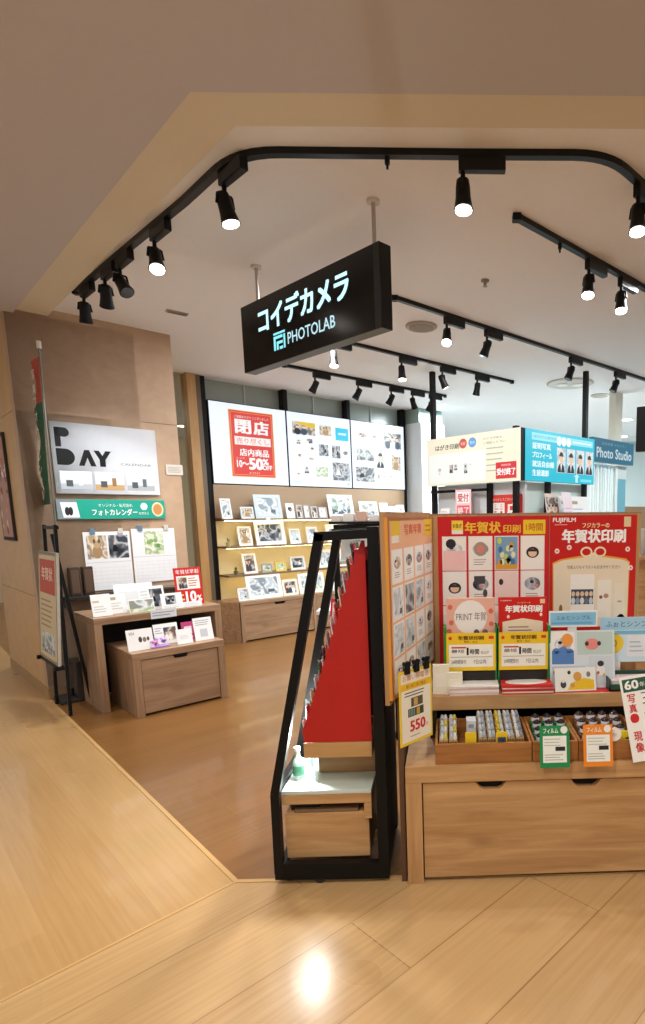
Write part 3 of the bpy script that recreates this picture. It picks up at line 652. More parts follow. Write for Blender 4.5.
# floor cabinets
def back_cabinet(label, x, W):
    t = thing('drawer_cabinet', label, 'cabinet', at(B, 45, x, -.45), R(45)); Hc = .5; th = .045
    m = MB(); m.box(0, W, 0, .42, Hc-th, Hc, GOAK, .003); m.build('top', t)
    for a in (0, W-th): m = MB(); m.box(a, a+th, 0, .42, 0, Hc-th, GOAKZ); m.build('side_panel', t)
    m = MB(); m.box(th, W-th, .03, .41, .02, Hc-th, DARK); m.build('carcass', t)
    g = W/2; m = MB(); m.slab([(th+.004, .02), (W-th-.004, .02), (W-th-.004, Hc-th-.005), (g+.08, Hc-th-.005), (g+.06, Hc-th-.035), (g-.06, Hc-th-.035), (g-.08, Hc-th-.005), (th+.004, Hc-th-.005)], .008, .028, GOAK); d = m.build('drawer', t)
    m = MB(); m.box(g-.08, g+.08, .0285, .0295, Hc-th-.036, Hc-th-.004, paint('#050505', .8)); m.build('grip_shade', d)  # shade of the grip opening as a black sheet
back_cabinet('low wooden drawer cabinet at the left end under the lit shelves', 0, 1.05)
back_cabinet('low wooden drawer cabinet under the lit shelves, partly behind the black rack', 1.055, 1.0)
back_cabinet('low wooden drawer cabinet at the right end under the lit shelves', 2.06, .98)
m = MB(); m.prism([(-.25, -.15), (-.01, -.44), (-.01, -.03), (-.25, -.03)], 0, .5, GOAK); props(m.build('end_cabinet', None, (*B, 0), R(45)), 'angled wooden end cabinet closing the row at the left of the lit shelves', 'cabinet')

# light boxes
def lightbox(label, x, W):
    t = thing('light_box', label, 'illuminated board', at(B, 45, x, -.03, 1.925), R(45))
    m = MB(); m.box(0, W, .0, .05, 0, .99, BLK, .003); m.build('frame', t)
    s = Sheet(W-.02, .97, '#e6eef8', .006, .93, .01, .01, -.0); return t, s
t, s = lightbox('white lit board at left carrying the large red closing sale poster', -.035, 1.02); s.build('panel', t)
t = thing('closing_sale_poster', 'red poster with huge white characters on the leftmost lit board', 'poster', at(B, 45, .205, -.038, 2.025), R(45))
s = Sheet(.585, .81, '#e4443c', .003, .72); OR = '#f0a040'
for a in ((.0, .0, 1, .012), (.0, .988, 1, 1), (0, 0, .02, 1), (.98, 0, 1, 1)): s.R(*a, OR, 1)
for a in ((.035, .03, .965, .036), (.035, .964, .965, .97), (.035, .03, .045, .97), (.955, .03, .965, .97)): s.R(*a, '#f3b27a', 1)
s.T('ご愛顧ありがとうございました', .12, .885, .9, .925, '#fff1ec', 2); s.T('閉', .14, .66, .47, .86, '#ffffff', 2, .04); s.T('店', .55, .66, .88, .86, '#ffffff', 2, .04)
s.R(.1, .485, .92, .61, '#fff7f4'); s.T('売り尽くし', .14, .505, .88, .59, '#e2655c', 3, .0); s.T('店内商品', .2, .32, .86, .43, '#ffffff', 2, .03)
s.T('10〜', .12, .145, .38, .25, '#ffffff', 2, .03); s.T('50', .4, .12, .7, .29, '#ffffff', 2, .045); s.T('%', .71, .2, .84, .29, '#ffffff', 2, .03); s.T('OFF', .7, .12, .92, .19, '#ffffff', 2, .03); s.T('レンズ', .12, .27, .3, .3, '#fff1ec', 2); s.T('コイデカメラ', .38, .05, .62, .08, '#fff1ec', 2)
s.build('print', t)
t, s = lightbox('white lit board in the middle with a yellow leafed photo and a cyan card', .99, 1.02)
s.photo(.07, .71, .42, .88, 'people'); s.P([(.07, .88), (.42, .88), (.42, .8), (.2, .84)], '#d9b52c', 6); s.photo(.49, .73, .68, .87, 'pet'); s.R(.75, .68, .97, .86, '#27b9dc'); s.R(.8, .76, .93, .79, '#c4eef8', 3)
for a in ((.12, .58, .19, .64, 'portrait'), (.28, .6, .37, .66, 'people'), (.12, .36, .2, .46, 'card'), (.28, .34, .4, .42, 'card'), (.47, .44, .62, .6, 'mono'), (.68, .42, .82, .6, 'mono'), (.84, .42, .97, .56, 'card'), (.22, .18, .3, .28, 'portrait'), (.41, .14, .6, .28, 'flower'), (.68, .1, .97, .36, 'mono'), (.1, .12, .16, .2, 'card'), (.32, .48, .4, .56, 'card')): s.photo(*a)
s.lines(.06, .03, .2, .07, 2, '#9fb2bf'); s.R(.92, .03, .96, .07, '#b5c4ce'); s.build('panel', t)
t, s = lightbox('white lit board at right with a dark blue group photo', 2.015, 1.02)
for a in ((.08, .7, .3, .86, 'card'), (.36, .7, .5, .84, 'card'), (.6, .64, .94, .88, 'people'), (.08, .42, .4, .6, 'land'), (.44, .32, .6, .6, 'portrait'), (.74, .3, .92, .56, 'pet'), (.06, .1, .4, .32, 'mono'), (.46, .16, .5, .22, 'pet'), (.56, .16, .62, .22, 'card'), (.7, .16, .76, .22, 'card')): s.photo(*a)
s.lines(.5, .03, .7, .07, 2, '#9fb2bf'); s.build('panel', t)

def frame_thing(label, x, y, z, W, H, style, fcol='#f4f4f1', bw=.14, lean=12, group='photo frames on the lit shelves'):
    t = thing('framed_photo', label, 'photo frame', at(B, 45, x, y, z), R(45), group)
    L = R(lean); Q = Matrix.Rotation(-L, 4, 'X'); b = bw*min(W, H)
    m = MB(); m.M = Q; f = paint(fcol, .4)
    m.box(0, W, 0, .014, 0, b, f, .001); m.box(0, W, 0, .014, H-b, H, f, .001); m.box(0, b, 0, .014, b, H-b, f); m.box(W-b, W, 0, .014, b, H-b, f); m.build('frame', t)
    s = Sheet(W-2*b+.002, H-2*b+.002, '#e8e8e4', .002, 0, b-.001, b*math.cos(L), .009+b*math.sin(L), L); s.photo(.02, .02, .98, .98, style, 1); s.build('picture', t)
    m = MB(); m.bar((W/2, .014+H*.6*math.sin(L), H*.6*math.cos(L)), (W/2, .014+H*.6*math.sin(L)+H*.22, .003), W*.25, .003, BLK); m.build('easel_back', t)
z = 1.501
R1 = [(-.04, .13, .25, 'sketch', '#eef1f3', 'narrow white leaning photo card at the left end of the top shelf'), (.20, .17, .15, 'pet', '#cdd6db', 'small pale blue frame beside the large grey frame on the top shelf'),
      (.39, .37, .31, 'sketch', '#c3ced4', 'large pale grey blue frame on the top shelf under the red poster'), (.82, .12, .2, 'card', '#e4e6e6', 'white frame just right of the large grey blue one on the top shelf'),
      (.97, .09, .18, 'people', '#c5b8b2', 'thin frame second in the close cluster on the top shelf'), (1.08, .09, .18, 'card', '#a89c98', 'grey brown thin frame in the middle of the top shelf cluster'), (1.19, .1, .16, 'people', '#bfb4ae', 'small frame right of the cluster centre on the top shelf'), (1.31, .13, .15, 'card', '#b9aeb0', 'small mauve frame ending the cluster on the top shelf'),
      (1.48, .42, .33, 'land', '#f2f4f4', 'large white frame with a grey drawing on the top shelf'), (2.0, .34, .24, 'land', '#c9c9c4', 'wide plain grey frame on the top shelf at right'), (2.38, .16, .22, 'card', '#eceeee', 'white frame third from the right end of the top shelf'), (2.55, .15, .17, 'sketch', '#e4e8ea', 'white small frame second from the right end of the top shelf'), (2.71, .15, .19, 'card', '#f0f0ee', 'white frame at the very right end of the top shelf')]
for x, W, H, st, c, lab in R1: frame_thing(lab, x, -.22, z, W, H, st, c)
R2 = [(.15, .18, .245, 'pet', '#f3f0ea', 'white upright frame with a brown toned picture on the middle shelf'), (.38, .41, .31, 'mono', '#fbf6ef', 'large white frame with a dark brownish picture on the middle shelf'), (.85, .16, .2, 'sketch', '#f0efe6', 'white frame with a pale drawing on the middle shelf'), (1.11, .17, .22, 'sketch', '#f4f2ee', 'white frame with a blue drawing on the middle shelf'), (1.42, .2, .25, 'card', '#f4f2ee', 'white frame behind the black rack on the middle shelf'), (1.75, .22, .24, 'people', '#f4f2ee', 'white frame on the middle shelf seen through the black rack')]
for x, W, H, st, c, lab in R2: frame_thing(lab, x, -.22, 1.166, W, H, st, c)
R3 = [(.19, .18, .255, 'people', '#fdfbf6', 'white upright frame with a dark picture on the lowest shelf'), (.43, .14, .11, 'land', '#a9a79c', 'tiny grey frame on the lowest shelf'), (.62, .15, .12, 'flower', '#e3c74a', 'tiny yellow frame on the lowest shelf'), (.84, .22, .18, 'mono', '#e8e4da', 'frame holding four dark portraits on the lowest shelf'), (1.27, .24, .25, 'sketch', '#f4f2ee', 'white frame on the lowest shelf beside the black rack'), (1.6, .24, .24, 'card', '#f4f2ee', 'white frame on the lowest shelf seen inside the black rack')]
for x, W, H, st, c, lab in R3: frame_thing(lab, x, -.22, .816, W, H, st, c)
R4 = [(.03, .14, .16, 'sketch', '#f2f2ef', 'small white card at the left end of the counter'), (.15, .47, .31, 'sketch', '#fbfaf6', 'large white frame of many little drawings on the counter'), (.63, .22, .21, 'people', '#e9e4d6', 'cream frame with four group photos on the counter'), (.87, .39, .27, 'land', '#f7f6f2', 'wide white frame with dark rounded shapes on the counter'), (1.35, .3, .24, 'card', '#f4f2ee', 'white frame on the counter seen between the rack bars')]
for x, W, H, st, c, lab in R4: frame_thing(lab, x, -.36, .501, W, H, st, c)
# small plants
def plant(label, x, y, z, pot, leaf, hh):
    t = thing('potted_plant', label, 'plant', at(B, 45, x, y, z), R(45))
    m = MB(); m.lathe([(.022, 0), (.03, hh*.45), (.032, hh*.48), (.026, hh*.48)], (0,0,0), paint(pot, .5), 14); m.build('pot', t)
    m = MB()
    for i in range(26):
        a = rnd.uniform(0, 6.28); e = rnd.uniform(.2, 1.3); rr = rnd.uniform(.02, .045); b0 = Vector((0,0,hh*.46)); tip = b0+Vector((math.cos(a)*math.cos(e)*rr, math.sin(a)*math.cos(e)*rr, math.sin(e)*hh*.6)); mid = (b0+tip)/2+Vector((-math.sin(a), math.cos(a), 0))*.007; mid2 = (b0+tip)/2-Vector((-math.sin(a), math.cos(a), 0))*.007
        m.add([b0[:], mid[:], tip[:], mid2[:]], [(0,1,2,3)], paint(leaf, .6))
    m.build('leaves', t)
plant('little green plant in a tiny pot at the left of the lowest shelf', .085, -.22, .816, '#7a7048', '#6b8a35', .1)
plant('little dry plant in a pale jar at the left of the middle shelf', .01, -.22, 1.166, '#c4b78a', '#9a9a5c', .11)

# ------------------------------------------------------------------ order kiosk with boards
K = (.77, 6.0)
t = thing('kiosk_frame', 'black metal post frame carrying the white and the cyan service boards', 'kiosk', (*K, 0))
def kp(ang, x, y, z): return Vector(at((0, 0), ang, x, y, z))
for ang, x, top in ((-45, -1.38, 3.18), (-45, -.50, 1.86), (45, .03, 2.42), (45, 1.36, 3.18), (45, .60, 1.88)):
    m = MB(); p0 = kp(ang, x, .088, 0); m.M = Matrix.Translation(p0) @ Matrix.Rotation(R(ang), 4, 'Z'); m.box(-.027, .027, -.027, .027, 0, top, BLK, .003); m.build('post', t)
m = MB(); m.bar(kp(-45, -1.38, .04, 1.79), kp(-45, -.5, .04, 1.79), .03, .03, BLK); m.bar(kp(-45, -1.38, .04, 1.49), kp(-45, -.5, .04, 1.49), .03, .03, BLK); m.build('rail', t)
m = MB(); m.M = Matrix.Rotation(R(-45), 4, 'Z'); m.box(-1.36, -.04, .126, .15, 0, 1.86, PALE); m.build('white_panel', t)
m = MB(); m.M = Matrix.Rotation(R(45), 4, 'Z'); m.box(.06, 1.34, .12, .15, 0, 1.86, paint('#d6e6e2', .4)); m.build('white_panel', t)
t = thing('service_board', 'cream lit board with a small red notice, on the left side of the kiosk', 'illuminated board', (*K, 1.86), R(-45))
m = MB(); m.box(-1.40, -.0, .0, .05, 0, .535, BLK, .003); m.build('frame', t)
s = Sheet(1.40, .535, '#f2ead2', .006, .8, -1.405, 0, 0); W_ = '#4a4a44'
s.R(.03, .05, .66, .66, '#eef4ee', 1); s.T('はがき印刷', .11, .74, .38, .85, W_, 2, .02); s.E(.425, .83, .042, .1, '#cf5a4c'); s.T('年賀', .4, .79, .45, .86, '#f8e0da', 3); s.E(.525, .83, .042, .1, '#6aa0d8'); s.T('喪中', .5, .79, .55, .86, '#e0ecf8', 3)
s.T('はがき印刷も', .64, .85, .83, .89, '#7c766a'); s.T('ご相談ください', .64, .76, .86, .81, '#7c766a')
for i in range(5): s.lines(.67, .2+i*.11, .86, .27+i*.11, 1, '#b5b5aa')
s.photo(.27, .25, .31, .42, 'people'); s.photo(.32, .3, .36, .42, 'portrait'); s.photo(.43, .22, .47, .42, 'portrait'); s.photo(.49, .36, .52, .42, 'card'); s.photo(.13, .2, .18, .4, 'card')
s.R(.765, .06, .965, .38, '#d43a3e', 3); s.T('受付終了', .775, .13, .955, .26, '#ffffff', 4, .03); s.T('年賀状印刷', .82, .3, .91, .34, '#ffe8e4', 4); s.build('panel', t)
t = thing('service_board', 'cyan lit board with four portrait photos, on the right side of the kiosk', 'illuminated board', (*K, 1.865), R(45))
m = MB(); m.box(.06, 1.42, 0, .05, 0, .53, BLK, .003); m.build('frame', t)
s = Sheet(1.36, .53, '#22bcd4', .006, .82, .065, 0, 0)
s.R(.08, .8, .97, .94, '#8fdde8'); s.T('お急ぎの方でもその場で受け取り', .1, .84, .42, .9, '#2a8fa6', 2)
for c in (.45, .52, .59): s.E(c, .84, .032, .09, '#ffffff', 2); 
s.T('早い', .43, .8, .47, .88, '#22a6c0', 3); s.lines(.65, .82, .95, .92, 1, '#e4f6f8', 2)
for i, (tx, e) in enumerate((('証明写真', .33), ('プロフィール', .35), ('就活自由様', .38), ('生前遺影', .31))): s.T(tx, .09, .63-i*.175, e, .75-i*.175, '#e8fbff', 2, .03)
for i in range(4): s.photo(.42+i*.145, .2, .545+i*.145, .71, 'portrait')
s.P([(.7, .02), (.74, .02), (.74, .14), (.77, .14), (.72, .2), (.67, .14), (.7, .14)], '#b9ecf2'); s.R(.78, .04, .96, .1, '#7fdbe8'); s.build('panel', t)
# stuff on the kiosk shelves
t = thing('notice_card', 'pink bordered notice card hung beside the black middle post of the kiosk', 'notice', at(K, -45, -.94, -.0, 1.48), R(-45))
s = Sheet(.24, .32, '#f2c9cf', .004); s.R(.1, .52, .9, .92, '#fbf3f4'); s.T('受付', .15, .58, .85, .86, '#c0323c', 3, .02); s.R(.1, .06, .9, .45, '#d9606c'); s.T('終了', .15, .12, .85, .4, '#fbe9ea', 3, .02); s.build('print', t)
t = thing('closing_sale_poster', 'red closing poster on the white kiosk panel, lower part hidden', 'poster', at(K, -45, -.52, .115, 1.13), R(-45))
s = Sheet(.45, .60, '#e2463e', .004); s.R(.05, .05, .95, .6, '#f7ece6'); s.T('閉', .1, .62, .45, .85, '#ffffff', 3, .04); s.T('店', .55, .62, .9, .85, '#ffffff', 3, .04); s.T('ありがとうございました', .1, .89, .9, .94, '#fff1ec', 3); s.build('print', t)
m = MB(); m.M = Matrix.Rotation(R(45), 4, 'Z'); m.box(.1, 1.4, -.28, .045, 1.33, 1.36, paint('#dfe6e6', .4), .003)
m.box(.12, .15, -.26, .04, 0, 1.33, PALE); m.box(1.34, 1.37, -.26, .04, 0, 1.33, PALE); props(m.build('counter_shelf', None, (*K, 0)), 'white counter standing under the cyan kiosk board', 'counter')
standcard('photo_card', 'brown toned portrait card on the kiosk counter under the cyan board', K, 45, .33, -.12, 1.361, .25, .38, lambda s: (s.photo(.05, .05, .95, .9, 'people', 1)), 10, 'card', bg='#d9c9bd')
standcard('brochure_card', 'wide white brochure card with pale blue lines under the cyan board', K, 45, .62, -.12, 1.361, .60, .36, lambda s: (s.R(.05, .75, .6, .85, '#b7a08c'), s.lines(.05, .2, .95, .65, 4, '#b5c4d6')), 12, 'card')
standcard('brochure_card', 'pale pink tilted brochure between the portrait card and the white brochure', K, 45, .56, -.2, 1.361, .18, .4, lambda s: s.lines(.1, .2, .9, .6, 4, '#d6bccb'), 12, 'card', bg='#ecdfe8')
standcard('brochure_card', 'small white card on the black kiosk rail at left', K, -45, -1.22, .02, 1.505, .15, .09, lambda s: s.lines(.1, .2, .9, .7, 3, '#b9a8a2'), 10, 'card')
# Photo Studio sign
S = (1.75, 7.1)
t = thing('studio_sign', 'dark teal sign reading Photo Studio behind the cyan board', 'sign', (*S, 2.16), R(45))
m = MB(); m.box(.07, 1.13, 0, .06, 0, .29, paint('#2b6d88', .4), .003); m.build('sign_box', t)
s = Sheet(1.05, .28, '#2c7896', .003, .45, .075, .005, 0); s.T('Photo Studio', .08, .18, .94, .62, '#e8fbff', 2, .015); s.T('記念写真 マタニティ', .2, .74, .8, .86, '#9fc4d2', 2); s.build('lettering', t)
m = MB(); N = 40
for i in range(N):
    x0, x1 = .0+i*.84/N, .0+(i+1)*.84/N; y0, y1 = .02*math.sin(i*1.4), .02*math.sin((i+1)*1.4); m.add([(x0, y0, .02), (x1, y1, .02), (x1, y1, 2.15), (x0, y0, 2.15)], [(0,1,2,3)], paint('#eaf4f2', .7), True)
cu = m.build('studio_curtain', None, (*at(S, 45, 0, .1)[:2], 0), R(45)); sol = cu.modifiers.new('thickness', 'SOLIDIFY'); sol.thickness = .004
props(cu, 'white gathered curtain hanging under the Photo Studio sign', 'curtain')
m = MB(); m.box(.86, 1.12, .1, .14, .02, 2.03, paint('#6aa5b4', .5)); m.box(.86, 1.12, .095, .1, 1.98, 2.15, paint('#c9d3d3', .5)); m.box(.80, .86, .08, .15, 0, 2.15, paint('#e4ecec', .4)); props(m.build('partition_panel', None, (*S, 0), R(45)), 'teal partition panel right of the white studio curtain', 'partition')
m = MB(); m.M = Matrix.Rotation(R(-30), 4, 'Z'); m.box(0, .5, 0, .06, 0, .36, BLKM, .005); m.cyl((.25, .03, .36), (.25, .03, 1.16), .012, BLK); props(m.build('hanging_screen', None, (1.58, 4.85, 2.02)), 'black hanging screen cut by the right edge of the picture', 'screen')
# stock counter behind the front display, right
t = thing('stock_counter', 'wooden counter with small goods behind the front display at right', 'counter', (1.55, 5.2, 0))
m = MB(); m.box(0, 1.6, 0, .5, 1.08, 1.12, OAK, .003); m.build('top', t); m = MB(); m.box(.03, 1.57, .03, .48, 0, 1.08, OAK); m.build('body', t)
for i in range(6):
    m = MB(); W = rnd.uniform(.1, .2); m.box(0, W, 0, .12, 0, rnd.uniform(.2, .38), paint(['#d8d4cc', '#a89c8e', '#c9c4bd', '#8a7f74'][i % 4], .5), .004); props(m.build('goods_box', None, (1.6+i*.24, 5.3, 1.121)), 'pale goods box in the row on the counter behind the front display at right', 'box', 'goods boxes on the rear counter')

# ------------------------------------------------------------------ black side rack with red pocket display
t = thing('metal_rack', 'black slanted metal rack frame on castors beside the front display', 'rack', (-.49, 2.2, 0))
PR = [(-.225, .05), (-.222, .398), (-.0, 1.43), (.228, 1.44)]    # x,z outline relative to the rack
def side(y, name):
    m = MB(); w = .034
    q = [Vector((x, y, z)) for x, z in PR]
    m.bar(q[0], q[1], w, w, BLK, (0,1,0)); m.bar(q[1], q[2]+Vector((.004,0,.01)), w, w, BLK, (0,1,0)); m.bar(q[2]-Vector((.014,0,0)), q[3], w, w, BLK); 
    m.box(.185, .23, y-w/2-.001, y+w/2+.001, .03, 1.467, BLK, .003); m.bar((-.24, y, .06), (.228, y, .05), w-.002, .07, BLK); m.build(name, t)
side(.017, 'side_frame'); side(.40, 'side_frame')
m = MB()
for x, z in ((-.222, .398), (0, 1.43), (-.225, .055), (.205, 1.44), (.205, .06), (.205, .4)): m = MB(); m.bar((x, .035, z), (x, .382, z), .028, .028, BLK); m.build('cross_bar', t)
m = MB(); m.box(.222, .232, .036, .38, .08, 1.42, paint('#15120f', .6)); m.build('back_sheet', t)
for x in (-.19, -.06, .19):
    for y in ((.04, .37) if x != -.06 else (.02,)):
        m = MB(); m.cyl((x, y-.012, .022), (x, y+.012, .022), .022, paint('#222222', .4)); m.box(x-.012, x+.012, y-.016, y+.016, .02, .05, BLK); m.build('castor', t)
m = MB(); m.box(-.205, .16, .04, .38, .375, .392, paint('#c9d6cf', .35), .002); m.box(-.205, .16, .036, .38, .335, .375, OAK, .002); m.box(.13, .16, .03, .06, .27, .335, OAK); m.build('shelf', t)
t = thing('wooden_crate', 'plain wooden box standing in the bottom of the black rack', 'box', (-.49, 2.2, .09))
m = MB(); m.box(-.20, .145, .05, .36, 0, .20, OAK, .003); m.box(-.16, .10, .08, .33, .20, .202, DARK); m.build('body', t)
m = MB(); m.bar((-.16, .1, .209), (.1, .1, .209), .1, .012, paint('#7a6046', .6)); m.box(-.18, -.06, .07, .2, .201, .235, paint('#161412', .5), .006); m.build('contents', t)
# red pocket display : stepped tiers facing left
t = thing('pocket_display', 'bright red tiered cardboard display standing in the black rack', 'display stand', (-.49, 2.2, .392))
m = MB(); m.box(-.09, .165, .21, .37, .0, .15, OAK, .003); m.build('base', t)
m = MB(); m.box(-.108, .168, .048, .375, .137, .20, wood('light_base', '#b58a55', '#caa06a', 'x'), .002); m.build('tray_board', t)
REDP = paint('#b9170f', .45)
poly = [(-.106, .202), (.168, .202), (.168, 1.02), (.155, 1.02), (-.06, .39), (-.112, .25)]
# side cheeks
for y in (.055, .355): m = MB(); m.slab(poly, y, y+.006, REDP); m.build('side_cheek', t)
m = MB(); NT = 13
for i in range(NT):
    f = i/(NT-1); x = -.098+f*.222; z = .215+f*.715
    m.box(x, x+.02, .062, .354, z, z+.055, paint('#c2231c', .45)); m.box(x-.010, x-.006, .062, .354, z, z+.05, paint('#d8483e', .4)); m.box(x-.01, x+.02, .062, .354, z-.003, z, REDP)
m.build('tiers', t)
tk = 0
for i in range(NT):
    f = i/(NT-1); x = -.098+f*.222; z = .215+f*.715
    for j in range(4):
        m = MB(); y = .085+j*.07; c = ['#e9ecec', '#3a4458', '#d6dadf', '#c8383a', '#8fa8b8', '#2f6e4e', '#f0e3c0'][(i*3+j*2) % 7]
        m.M = Matrix.Translation((-.49+x-.002, 2.2+y, .392+z+.002)) @ Matrix.Rotation(R(-8), 4, 'Y'); m.box(-.002, .002, -.026, .026, 0, .075, paint(c, .25), .0015); m.box(-.003, -.0021, -.02, .02, .02, .06, paint('#f6f6f4', .3)); m.cyl((0, 0, .075), (0, 0, .083), .004, paint('#b8bcc0', .3, .8), n=8)
        props(m.build('key_tag'), 'small glossy photo goods packet in the pockets of the red tiered display', 'photo goods', 'goods packets in the red tiered display'); tk += 1
t = thing('glass_bottle', 'small clear bottle with a green label on the white rack shelf', 'bottle', (-.655, 2.36, .392))
m = MB(); m.lathe([(.022, 0), (.024, .01), (.023, .06), (.02, .085), (.01, .10), (.01, .125)], (0,0,0), glass('bottle_glass', '#cfe0da', .05, .55)); m.build('body', t)
m = MB(); m.lathe([(.0242, .02), (.0247, .024), (.0242, .06), (.0235, .062)], (0,0,0), paint('#3f7f63', .4)); m.build('label', t)
m = MB(); m.cyl((0,0,.125), (0,0,.14), .012, WHITE); m.build('cap', t)
t = thing('acrylic_stand', 'clear acrylic card stand with pale cards behind the green bottle', 'card stand', (-.62, 2.40, .392), R(-60))
m = MB(); m.box(0, .1, 0, .004, 0, .34, glass('acrylic', '#eaf2f2', .05, .3)); m.box(0, .1, -.05, .004, 0, .006, glass('acrylic', '#eaf2f2', .05, .3)); m.build('holder', t)
m = MB(); m.box(.01, .09, -.004, -.001, .02, .31, WHITE); m.box(.02, .05, -.0055, -.0045, .2, .28, paint('#a9b4c4', .4)); m.box(.05, .08, -.0055, -.0045, .06, .16, paint('#4c8a6a', .4)); m.build('cards', t)
light('POINT', (-.63, 2.36, .58), 12, (.95, 1, 1), .02, name='rack_shelf_lamp')

# second rack and tables behind it
t = thing('metal_rack', 'second black metal rack standing deeper in the shop behind the first', 'rack', (-.77, 3.75, 0))
for y in (0, .9):
    m = MB(); m.bar((.05, y, 0), (.05, y, 1.43), .035, .035, BLK, (0,1,0)); m.bar((.05, y, 1.43), (.42, y, 1.46), .035, .035, BLK); m.bar((.42, y, 0), (.42, y, 1.46), .035, .035, BLK, (0,1,0)); m.bar((.05, y, .03), (.42, y, .03), .035, .035, BLK); m.build('side_frame', t)
for x in (.05, .42):
    for z in (1.44, .03): m = MB(); m.bar((x, .02, z), (x, .88, z), .03, .03, BLK); m.build('cross_bar', t)
for z in (.72, 1.0, 1.22):
    m = MB(); m.box(.03, .42, .0, .9, z-.02, z, paint('#d8d6d0', .5), .002); m.build('shelf', t)
def rc(name, label, x, y, z, W, H, d, ang=-20, bg='#eef0f2', lean=10, cat='card'): standcard(name, label, (x, y), ang, 0, 0, z, W, H, d, lean, cat, bg=bg)
rc('sale_card', 'red price card reading 500 on the second rack, seen through the black frame', -.80, 3.80, .722, .17, .245, lambda s: (s.R(.1, .5, .9, .9, '#f4e6e8'), s.T('写真', .16, .56, .8, .82, '#c0323c', 3, .02), s.T('50', .25, .08, .85, .42, '#ffffff', 3, .04)), bg='#cf3346', cat='sign')
rc('photo_card', 'white round shouldered photo board near the top of the second rack', -.70, 3.80, 1.222, .21, .19, lambda s: (s.E(.5, .5, .38, .35, '#dce8ea', 1), s.E(.5, .5, .24, .22, '#c4d6da', 2)), -5)
rc('photo_card', 'black and white photo strip on the middle shelf of the second rack', -.75, 3.78, 1.002, .2, .15, d_mono, -10)
rc('photo_card', 'grey photo card right of the black and white strip on the second rack', -.54, 3.80, 1.002, .16, .17, d_people, -10, '#b9c0c8')
rc('photo_card', 'pale card leaning behind the red price card on the second rack', -.58, 3.85, .722, .2, .2, d_small, -15, '#e4e8ee')
rc('photo_card', 'blue grey card beside the round shouldered photo board', -.48, 3.84, 1.222, .12, .15, d_mono, -5, '#7d8ea4')
for i in range(5):
    m = MB(); m.box(0, .065, 0, .1, 0, .04+.012*(i % 3), paint(['#e9e4dc', '#f3f3f3', '#d8b8a8', '#e4e4e8', '#dcc8ba'][i], .5), .003); props(m.build('goods_box', None, (-.74+i*.08, 3.72, 1.4755)), 'small goods box in the row along the top bar of the second rack', 'box', 'goods boxes on top of the second rack')
m = MB(); m.box(.02, .45, -.05, .2, 1.46, 1.475, BLKM, .003); 
o = m.build('rack_top_tray', bpy.data.objects['metal_rack.001'])
t = thing('low_display_table', 'wooden table with white top edge behind the black rack, low at left', 'table', (-1.10, 4.75, 0))
m = MB(); m.box(0, .9, 0, .6, .70, .735, WHITE, .003); m.build('top', t)
for x, y in ((.03, .03), (.87, .03), (.03, .57), (.87, .57)): m = MB(); m.bar((x, y, 0), (x, y, .7), .03, .03, BLK, (0,1,0)); m.build('leg', t)
m = MB(); m.box(.08, .4, .05, .5, .02, .3, GOAK, .004); m.box(.1, .38, .07, .48, .3, .302, DARK); props(m.build('storage_crate', None, (-1.10, 4.75, 0)), 'wooden crate standing on the floor under the white topped table', 'crate')

# ------------------------------------------------------------------ front display
FX, FY = -.184, 2.18
t = thing('drawer_cabinet', 'low light oak drawer cabinet with two finger grips at the front right', 'cabinet', (FX, FY, 0))
m = MB(); m.box(0, 1.07, 0, .585, .44, .51, OAK, .003); m.build('top', t)
for a in (0, 1.005): m = MB(); m.box(a, a+.065, 0, .585, 0, .44, OAKZ, .002); m.build('side_panel', t)
m = MB(); m.box(.066, 1.004, .04, .58, .01, .438, DARK); m.build('carcass', t)
g1, g2, zt, zb = .345, .735, .434, .402
m = MB(); P = [(.07, .022), (1.0, .022), (1.0, zt), (g2+.062, zt), (g2+.045, zb+.008), (g2+.03, zb), (g2-.03, zb), (g2-.045, zb+.008), (g2-.062, zt), (g1+.062, zt), (g1+.045, zb+.008), (g1+.03, zb), (g1-.03, zb), (g1-.045, zb+.008), (g1-.062, zt), (.07, zt)]
m.slab(P, .010, .034, OAK); d = m.build('drawer', t)
for g in (g1, g2): m = MB(); m.box(g-.062, g+.062, .0345, .0385, zb-.002, zt+.002, paint('#050505', .8)); m.build('grip_shade', d)  # black sheets paint the shade inside both grip cut-outs
t = thing('drawer_cabinet', 'neighbouring oak cabinet cut off by the right edge of the picture', 'cabinet', (FX+1.08, FY, 0))
m = MB(); m.box(0, .9, 0, .62, .44, .51, OAK, .003); m.build('top', t)
for a in (0, .835): m = MB(); m.box(a, a+.065, 0, .62, 0, .44, OAKZ, .002); m.build('side_panel', t)
m = MB(); m.box(.07, .83, .01, .6, .02, .434, OAK); m.build('drawer', t)

# riser shelf
t = thing('riser_shelf', 'oak shelf raised above the wooden trays, carrying leaflets', 'shelf', (-.09, 2.46, .51))
m = MB(); m.box(.0, 1.9, 0, .30, .135, .20, OAK, .003); m.build('top', t)
m = MB(); m.box(.0, .03, .02, .30, 0, .135, DARK); m.build('side_panel', t); m = MB(); m.box(1.87, 1.9, .02, .30, 0, .135, DARK); m.build('side_panel', t)
m = MB(); m.box(.03, 1.87, .25, .28, 0, .135, paint('#17110d', .7)); m.build('back_panel', t)
t = thing('red_cloth', '', 'cloth'); bpy.data.objects.remove(t)
m = MB(); m.box(0, .42, 0, .2, 0, .003, paint('#c8202e', .6), .001); props(m.build('shelf_mat', None, (.44, 2.475, .7105)), 'bright red mat on the raised shelf under the blue photo cards', 'mat')
